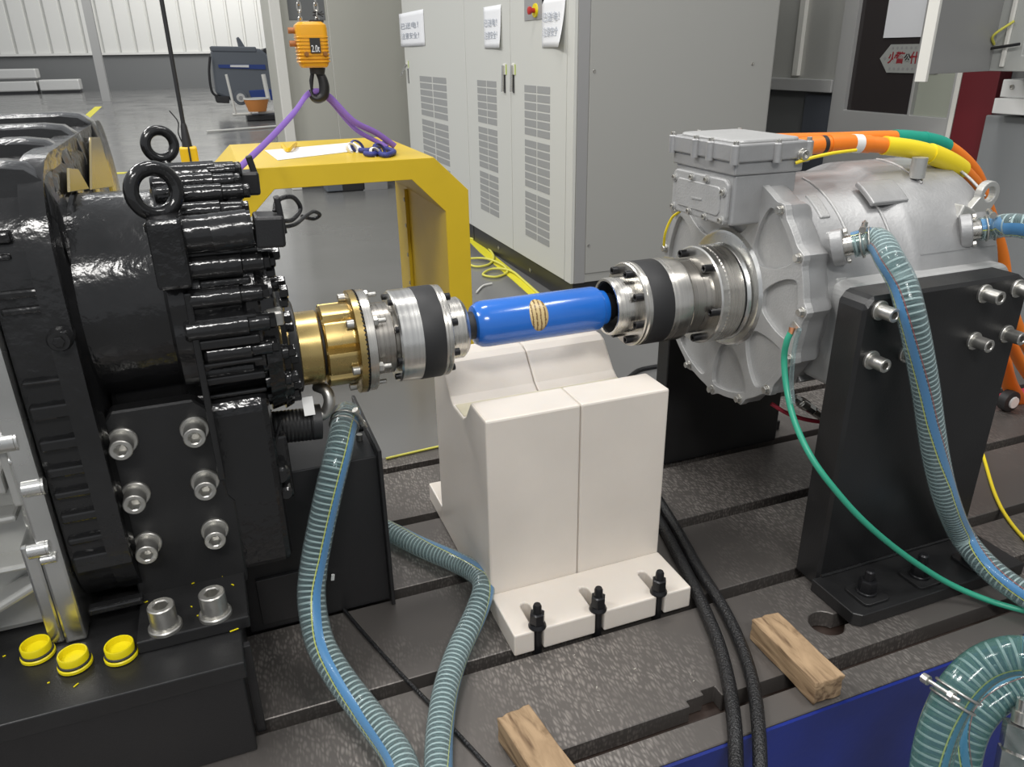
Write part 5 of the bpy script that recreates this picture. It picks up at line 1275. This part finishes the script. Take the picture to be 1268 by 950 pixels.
# emergency stop panel
a, b = on_x(650, 26, XC), on_x(678, 26, XC)
bm = new(); box(bm, XC-0.004, XC, b.y, a.y, a.z, a.z+0.5); ep = obj('switch_panel', bm, M['cab_edge'], d3_, bevel=0.001)
q = on_x(664, 13, XC)
bm = new(); lathe(bm, [(XC-0.012, 0.036), (XC-0.004, 0.038)], 'X', (q.y, q.z), 28); yr_ = obj('stop_collar', bm, M['cap_yellow'], d3_, 0.6)
bm = new(); lathe(bm, [(XC-0.05, 0.016), (XC-0.048, 0.021), (XC-0.035, 0.021), (XC-0.034, 0.013), (XC-0.010, 0.013)], 'X', (q.y, q.z), 24); obj('stop_button', bm, mat('red_stop_button', (0.45, 0.02, 0.015), 0.35), d3_, 0.6)
# paper notices
def notice(lab, px0, px1, py0, py1, curl, grp='paper notices on the cabinet doors'):
    a, b = on_x(px0, py1, XC), on_x(px1, py1, XC); zt_ = on_x(px0, py0, XC).z
    y0_, y1_ = a.y, b.y; z0_ = a.z; h_ = zt_-z0_
    bm = new(); N = 8; g_ = []
    for i in range(N+1):
        row = []
        for j in range(N+1):
            s, t_ = i/N, j/N
            off = 0.004 + 0.012*math.sin(s*3.0)*(1-t_)*0.4 + curl*max(0, s-0.55+0.25*(1-t_)-0.1)**2*(1.2-t_)
            row.append(bm.verts.new((XC-off, y0_+(y1_-y0_)*(s-0.12*curl*max(0, s-0.6)*(1-t_)), z0_+h_*t_+0.03*curl*max(0, s-0.7)*(1-t_))))
        g_.append(row)
    for i in range(N):
        for j in range(N): bm.faces.new((g_[i][j], g_[i+1][j], g_[i+1][j+1], g_[i][j+1]))
    o = obj('paper_notice', bm, M['paper'], None, 1.5); so = o.modifiers.new('solid', 'SOLIDIFY'); so.thickness = 0.0012
    tag(o, lab, 'notice', grp)
    W[o.name] = Vector((0, 0, 0))
    yc_ = (y0_+y1_)/2
    for k_, s_ in ((0.60, '已送电！'), (0.30, '注意安全！')):
        text('printed_line', s_, h_*0.2, M['ink'], o, (XC-0.0105-0.02*curl, yc_, z0_+h_*k_), (0, -1, 0), (0, 0, 1), width=abs(y1_-y0_)*0.72)
notice('white paper notice on the far left cabinet door above its handle', 497, 527, 17, 58, 0.0)
notice('white paper notice on the middle cabinet door', 600.5, 622, 9, 60, 0.04)
notice('white paper notice with curled corner beside the emergency stop', 672, 701, -2, 59, 0.10)
for px, py in ((616, 307), (655, 335)):
    q = on_x(px, py, XC+0.01); bm = new(); obox(bm, (XC+0.018, q.y, q.z), 0.004, 0.025, 0.02, Matrix.Rotation(0.5, 3, 'X')); obj('clip', bm, M['zinc'], cabB)
# thin cables on the floor near the plinth
cable('floor_cable', 'pale yellow cable looping over the floor tape by the cabinets', [on_z(575, 293, FZ+.01), on_z(596, 300, FZ+.01), on_z(611, 316, FZ+.01), on_z(606, 327, FZ+.01), on_z(588, 330, FZ+.01), on_z(575, 322, FZ+.01), on_z(600, 320, FZ+.02), on_z(622, 328, FZ+.02), on_z(628, 337, FZ+.01), on_z(614, 343, FZ+.01), on_z(598, 340, FZ+.01), on_z(610, 333, FZ+.015), on_z(632, 335, FZ+.02), on_z(648, 347, FZ+.01), on_z(668, 365, FZ+.01)], 0.008, 'yellow_line')
cable('floor_cable', 'black cable coil on the grey floor right of the white block', [on_z(778, 468, FZ+.01), on_z(790, 459, FZ+.01), on_z(806, 455, FZ+.01), on_z(825, 452, FZ+.01)], 0.010, 'cable_black')
cable('cord_end', 'short white cord end on the floor behind the yellow frame', [on_z(590, 362, FZ+.008), on_z(598, 354, FZ+.008), on_z(609, 351, FZ+.008)], 0.006, 'white')
cable('edge_wire', 'thin yellow green wire along the rear edge of the bed', [on_z(478, 568, 0.004), on_z(510, 560.5, 0.004), on_z(548, 552, 0.004), on_z(600, 541, 0.004)], 0.0032, 'yellow_line', 'wire')

# ================================================================== BEIGE ENCLOSURE AND WHITE POST
pb_ = on_z(400, 231, FZ); YB2 = pb_.y
be = thing('steel_enclosure', 'tall beige steel enclosure behind the yellow frame, left of the cabinets', 'enclosure', (1.6, YB2+0.3, FZ))
xa = on_y(345, 5, YB2).x
xs = on_y(405, 5, YB2).x
bm = new(); box(bm, xa+0.01, xs-0.006, YB2, YB2+2.4, FZ+0.10, 3.2); obj('side_panel', bm, M['beige'], be, bevel=0.004)
bm = new(); box(bm, xs, 3.6, YB2, YB2+2.4, FZ+0.10, 3.2); obj('front_panel', bm, M['beige'], be, bevel=0.004)
bm = new(); box(bm, xs-0.006, xs, YB2+0.004, YB2+0.03, FZ+0.10, 3.2); obj('seam_strip', bm, M['white_frame'], be)
bm = new(); box(bm, xa+0.02, 3.6, YB2+0.03, YB2+2.3, FZ+0.001, FZ+0.10); obj('plinth', bm, M['plinth'], be)
a, b = on_y(358, 25, YB2), on_y(403, 25, YB2)
bm = new(); box(bm, a.x, b.x, YB2-0.008, YB2, a.z, a.z+0.8); obj('dark_window', bm, M['wall_dark'], be, bevel=0.003)
x0_, x1_ = on_y(331.6, 0, YB2-0.02).x, on_y(344.5, 0, YB2-0.02).x
bm = new(); box(bm, x0_, x1_, YB2-0.12, YB2-0.02, FZ+0.001, 3.2); o = obj('white_post', bm, M['white_frame'], None, bevel=0.004); tag(o, 'white square steel post at the left corner of the beige enclosure', 'post')
# dark low machine seen through the yellow frame
lm = thing('floor_machine', 'low dark machine seen through the top of the yellow frame opening', 'machine', on_z(440, 238, FZ))
yl = pb_.y-0.5
for a_, b_, c_, d_, mt_ in ((405, 425, 222, 238, 'scrub_grey'), (424, 452, 224, 240, 'rubber'), (450, 480, 222, 237, 'cab_edge')):
    a, b = on_y(a_, d_, yl), on_y(b_, c_, yl); bm = new(); box(bm, a.x, b.x, yl, yl+0.25, FZ+0.002 if mt_ == 'rubber' else a.z, b.z); obj('machine_part', bm, M[mt_], lm, bevel=0.01)

# ================================================================== FAR HALL THINGS
YS = on_z(300, 143, FZ).y
sc_ = thing('floor_scrubber', 'slate grey and blue floor scrubber machine standing far back in the hall', 'floor scrubber', on_z(300, 143, FZ))
def ext(par, nm, pts, y0_, y1_, mt, bev=0.0):
    P = [on_y(x, y, YS) for x, y in pts]; bm = new(); plate(bm, [(p.x, p.z) for p in P], [], XZ, y0_, y1_); return obj(nm, bm, M[mt], par, bevel=bev)
ext(sc_, 'main_body', [(261, 62), (268, 117), (288, 125), (336, 124), (340, 110), (334, 70), (322, 60)], YS, YS+1.1, 'scrub_grey', 0.06)
ext(sc_, 'tank_lid', [(260, 57), (262, 64), (318, 65), (317, 58)], YS-0.02, YS+1.1, 'scrub_grey', 0.03)
ext(sc_, 'blue_band', [(270, 80), (271, 84), (329, 86), (328, 80)], YS-0.03, YS, 'scrub_blue')
ext(sc_, 'badge', [(285, 80.5), (285, 83), (308, 83.5), (308, 80.5)], YS-0.05, YS-0.03, 'white')
ext(sc_, 'seat_back', [(294, 46), (296, 45), (299, 49), (305, 59), (297, 58)], YS+0.3, YS+0.8, 'scrub_grey', 0.03)
ext(sc_, 'rear_frame', [(326, 60), (337, 58), (342, 100), (344, 120), (336, 124)], YS+0.1, YS+0.9, 'plinth', 0.03)
ext(sc_, 'blue_skirt', [(308, 112), (312, 124), (344, 124), (342, 110)], YS-0.02, YS+0.2, 'scrub_blue', 0.02)
cwh = on_y(298, 121, YS); uu = (on_y(310, 121, YS)-on_y(300, 121, YS)).length/10
for y_, r_, mt_ in ((YS-0.06, 9, 'scrub_grey'), (YS-0.10, 5.5, 'foil'), (YS-0.12, 2.5, 'cab_edge')):
    bm = new(); lathe(bm, [(y_, r_*uu*0.92), (y_+0.02, r_*uu), (y_+0.3, r_*uu)], 'Y', (0, 0), 28)
    for v_ in bm.verts: v_.co += Vector((cwh.x, 0, cwh.z))
    obj('wheel', bm, M[mt_], sc_, 0.6)
ext(sc_, 'squeegee', [(266, 119), (268, 127), (284, 128), (284, 119)], YS-0.1, YS+1.0, 'plinth', 0.02)
P = [on_y(x, y, YS-0.08) for x, y in ((260, 70), (259, 90), (262, 112), (269, 120))]; bm = new(); tube(bm, cr(P, 5), 0.03, 8); obj('bumper_hose', bm, M['rubber'], sc_, 1.0)
YT = on_z(310, 150, FZ).y
tr = thing('platform_trolley', 'white tubular frame trolley in front of the floor scrubber', 'trolley', on_z(310, 150, FZ))
for pts, r_ in ((((280, 92), (292, 142)), 0.03), (((326, 92), (333, 126)), 0.05), (((288, 142), (312, 141)), 0.03), (((320, 140), (345, 138)), 0.035)):
    bm = new(); tube(bm, [on_y(x, y, YT) for x, y in pts], r_, 8); obj('frame_tube', bm, M['white_frame'], tr, 0.8)
P0, P1 = on_y(307, 154, YT), on_y(344, 141, YT)
bm = new(); box(bm, P0.x, P1.x, YT-0.1, YT+0.5, FZ+0.002, P1.z); obj('base_box', bm, M['plinth'], tr, bevel=0.02)
cbk = on_y(318, 130, YT-0.1)
bk = thing('orange_bucket', 'orange bucket standing on the trolley', 'bucket', cbk)
bm = new(); lathe(bm, [(cbk.z-0.14, 0.20), (cbk.z+0.12, 0.28), (cbk.z+0.13, 0.28)], 'Z', (cbk.x, cbk.y), 24); obj('bucket_body', bm, M['copper_orange'], bk, 0.6)
bm = new(); lathe(bm, [(cbk.z+0.125, 0.29), (cbk.z+0.155, 0.29), (cbk.z+0.155, 0.25), (cbk.z+0.13, 0.25)], 'Z', (cbk.x, cbk.y), 24); obj('bucket_rim', bm, M['white_frame'], bk, 0.6)
bm = new(); tube(bm, [on_z(256, 163, FZ+0.03), on_z(346, 156, FZ+0.03)], 0.022, 8); tag(obj('floor_rod', bm, M['white_frame'], None, 0.8), 'long white rod lying on the floor in front of the trolley', 'rod')
YK = 41.5
def bale(lab, px0, px1, py0, py1, zlift=False):
    a, b = on_y(px0, py1, YK), on_y(px1, py0, YK)
    z0_ = a.z if zlift else FZ+0.12
    t = thing('wrapped_bale', lab, 'bale', ((a.x+b.x)/2, YK, z0_), 'silver wrapped bales by the back wall')
    bm = new(); box(bm, a.x, b.x, YK, YK+1.0, z0_, b.z); obj('wrapping', bm, M['foil'], t, bevel=0.05, seg=2)
    if not zlift:
        bm = new(); box(bm, a.x+0.05, b.x-0.05, YK+0.05, YK+0.95, FZ+0.002, z0_-0.002); obj('pallet', bm, M['plinth'], t)
bale('upper silver wrapped bale of the stack at the left image edge', -30, 43, 85, 99, True)
bale('lower silver wrapped bale of the stack at the left image edge', -30, 44, 100, 113)
bale('single silver wrapped bale right of the stack by the back wall', 50, 97, 98, 113)

# ================================================================== RIGHT WALL THINGS
# text sign on the glass
XS = X0-0.035
a, b = on_x(1090, 72, XS), on_x(1143, 72, XS)
zt_, zb_ = on_x(1105, 55, XS).z, on_x(1105, 90, XS).z
y_l, y_r = a.y, b.y; hz = (zt_-zb_)/2; zc = (zt_+zb_)/2
bm = new(); plate(bm, [(y_l, zc), (y_l-0.07, zc+hz), (y_r-0.12, zc+hz), (y_r-0.12, zc-hz), (y_l-0.07, zc-hz)], [], YZ, XS-0.003, XS)
sg = obj('fire_sign', bm, mat('pale_sign_board', (0.36, 0.37, 0.35), 0.5)); tag(sg, 'pale arrow shaped fire alarm sign with red characters on the dark glass', 'sign'); W[sg.name] = Vector((0, 0, 0))
for ch_, px_, mk_, k_ in (('火', 1105.5, 'ink_red', 0.86), ('警', 1115, 'ink_red', 0.86), ('公', 1124, 'ink_black', 0.62), ('什', 1133, 'ink_red', 0.86)):
    text('sign_text', ch_, hz*k_, M[mk_], sg, (XS-0.0036, on_x(px_, 72, XS).y, zc), (0, -1, 0), (0, 0, 1), 0.002)
bm = new()
for i in range(9):
    for zz in (zc+hz*0.75, zc-hz*0.72): obox(bm, (XS-0.0036, y_l-0.09-i*0.034, zz), 0.001, 0.014, 0.014, Matrix.Rotation(0.6*i, 3, 'X'))
obox(bm, (XS-0.0036, y_l-0.04, zc), 0.001, 0.018, 0.018, Matrix.Rotation(0.78, 3, 'X'))
o = obj('small_print', bm, M['cab_edge'], sg); o['kind'] = 'stuff'
a, b = on_x(1094, 47, XS), on_x(1147, 47, XS)
bm = new(); plate(bm, [(a.y, a.z), (a.y, a.z+0.6), (b.y, a.z+0.6), (b.y, a.z)], [], YZ, XS-0.003, XS)
tag(obj('paper_poster', bm, M['paper']), 'white framed sheet on the dark glass above the red lettered sign', 'poster')
# red panel
bm = new(); box(bm, X0-0.09, X0-0.002, 3.10, 3.325, FZ+0.002, 1.05); tag(obj('steel_pillar', bm, M['red_panel'], None, bevel=0.004), 'dark red steel panel between the glass door and the grey wall cabinet', 'panel')
# grey cabinet at the far right with white ledge
gc = thing('wall_cabinet', 'plain grey floor cabinet at the right image edge under a white ledge', 'cabinet', (X0-0.1, 2.7, FZ))
bm = new(); box(bm, X0-0.14, X0-0.002, 2.1, 3.09, FZ+0.002, 0.66); obj('cabinet_body', bm, mat('mid_grey_steel', (0.22, 0.23, 0.235), 0.4), gc, bevel=0.006)
wl = thing('white_ledge', 'small white painted ledge box above the plain grey cabinet', 'ledge', (X0-0.1, 2.9, 0.66))
a, b = on_x(1231, 140, X0-0.2), on_x(1231, 121, X0-0.2)
bm = new(); box(bm, X0-0.22, X0-0.002, 2.3, a.y, a.z, b.z); obj('ledge_front', bm, M['white'], wl, bevel=0.004)
a, b = on_x(1241, 120, X0-0.12), on_x(1243, 98, X0-0.12)
bm = new(); box(bm, X0-0.14, X0-0.002, 2.3, a.y, a.z, b.z); ob = obj('ledge_back', bm, M['white'], wl, bevel=0.004)
for yk in (a.y-0.06, a.y-0.2): cap_screw(wl, (X0-0.14, yk, a.z+0.05), '-X', 0.012, 0.008, 'zinc')
# open electrical box
XE = X0-0.35
eb = thing('electrical_box', 'open grey electrical box with its door swung out, top right', 'electrical box', on_x(1237, 95, XE))
hb = on_x(1223, 88, XE); zbx = hb.z
fb = on_x(1229, 90, XE); 
yb0 = hb.y; yb1 = 2.2
bm = new(); plate(bm, [(yb0, zbx), (yb0, zbx+1.0), (yb1, zbx+1.0), (yb1, zbx)], [[(yb0-0.16, zbx+0.07), (yb0-0.16, zbx+0.93), (yb1+0.06, zbx+0.93), (yb1+0.06, zbx+0.07)]], YZ, XE, XE+0.02); obj('box_frame', bm, mat('box_grey_paint', (0.42, 0.43, 0.41), 0.4), eb, bevel=0.003)
bm = new(); box(bm, XE+0.02, X0-0.002, yb1, yb0, zbx+0.004, zbx+0.02); obj('box_floor', bm, M['cab_edge'], eb)
bm = new(); box(bm, XE+0.02, X0-0.002, yb0-0.02, yb0, zbx+0.02, zbx+1.0); obj('box_side', bm, M['cab_edge'], eb)
bm = new(); box(bm, X0-0.02, X0-0.001, yb1, yb0-0.02, zbx+0.02, zbx+1.0); obj('back_plate', bm, M['wall_dark'], eb)
bm = new(); box(bm, XE-0.014, XE-0.001, yb0-0.085, yb0-0.065, zbx+0.02, zbx+1.0); obj('box_stile', bm, M['white_frame'], eb, bevel=0.003)
q = on_x(1262, 40, X0-0.12)
bm = new(); box(bm, X0-0.15, X0-0.03, yb0-0.45, yb0-0.2, zbx+0.12, zbx+0.8); obj('switch_gear', bm, M['rubber'], eb, bevel=0.004)
# door leaf: from the hinge towards the free edge
fe = on_z(1140, 105, zbx-0.0)
dirv = Vector((fe.x-hb.x, fe.y-hb.y, 0)); 
# free edge lies on the sight line at a real leaf width of 0.62 m
Lf = 0.62; best = None
for i in range(400):
    dd = 2.0+i*0.01; pp = dep(1140, 106, dd); e_ = abs((Vector((pp.x-hb.x, pp.y-hb.y))).length-Lf)
    if abs(pp.z-zbx) < 0.12 and (best is None or e_ < best[0]): best = (e_, pp)
fe = best[1] if best else fe
dv = Vector((fe.x-hb.x, fe.y-hb.y, 0)).normalized(); nv = Vector((-dv.y, dv.x, 0))
Lf = Vector((fe.x-hb.x, fe.y-hb.y)).length
mm = Matrix((dv, nv, Vector((0, 0, 1)))).transposed()
zl = (zbx+fe.z)/2
bm = new(); obox(bm, Vector((hb.x, hb.y, 0))+dv*(Lf/2)+Vector((0, 0, zbx+0.5)), Lf, 0.016, 1.0, mm); dl = obj('door_leaf', bm, mat('leaf_grey_paint', (0.27, 0.27, 0.265), 0.4), eb, bevel=0.002)
bm = new(); obox(bm, Vector((hb.x, hb.y, 0))+dv*(Lf+0.004)+Vector((0, 0, zbx+0.49)), 0.022, 0.05, 1.04, mm); obj('leaf_edge', bm, M['white_frame'], dl, bevel=0.002)
bm = new(); obox(bm, Vector((hb.x, hb.y, 0))+dv*(Lf/2)+Vector((0, 0, zbx+0.005))-nv*0.012, Lf*0.97, 0.012, 0.010, mm); obj('door_gasket', bm, M['rubber'], dl)
bm = new(); tube(bm, cr([hb+Vector((-0.02, -0.02, 0.12)), hb+Vector((-0.06, -0.04, 0.16)), hb+Vector((-0.02, -0.10, 0.22))], 6), 0.006, 8); obj('earth_wire', bm, M['yellow_line'], eb, 1.0)
bm = new(); tube(bm, [hb+Vector((-0.03, 0.0, 0.10)), hb+Vector((-0.03, -0.16, 0.12))], 0.007, 8); obj('door_stay', bm, M['plinth'], eb, 1.0)
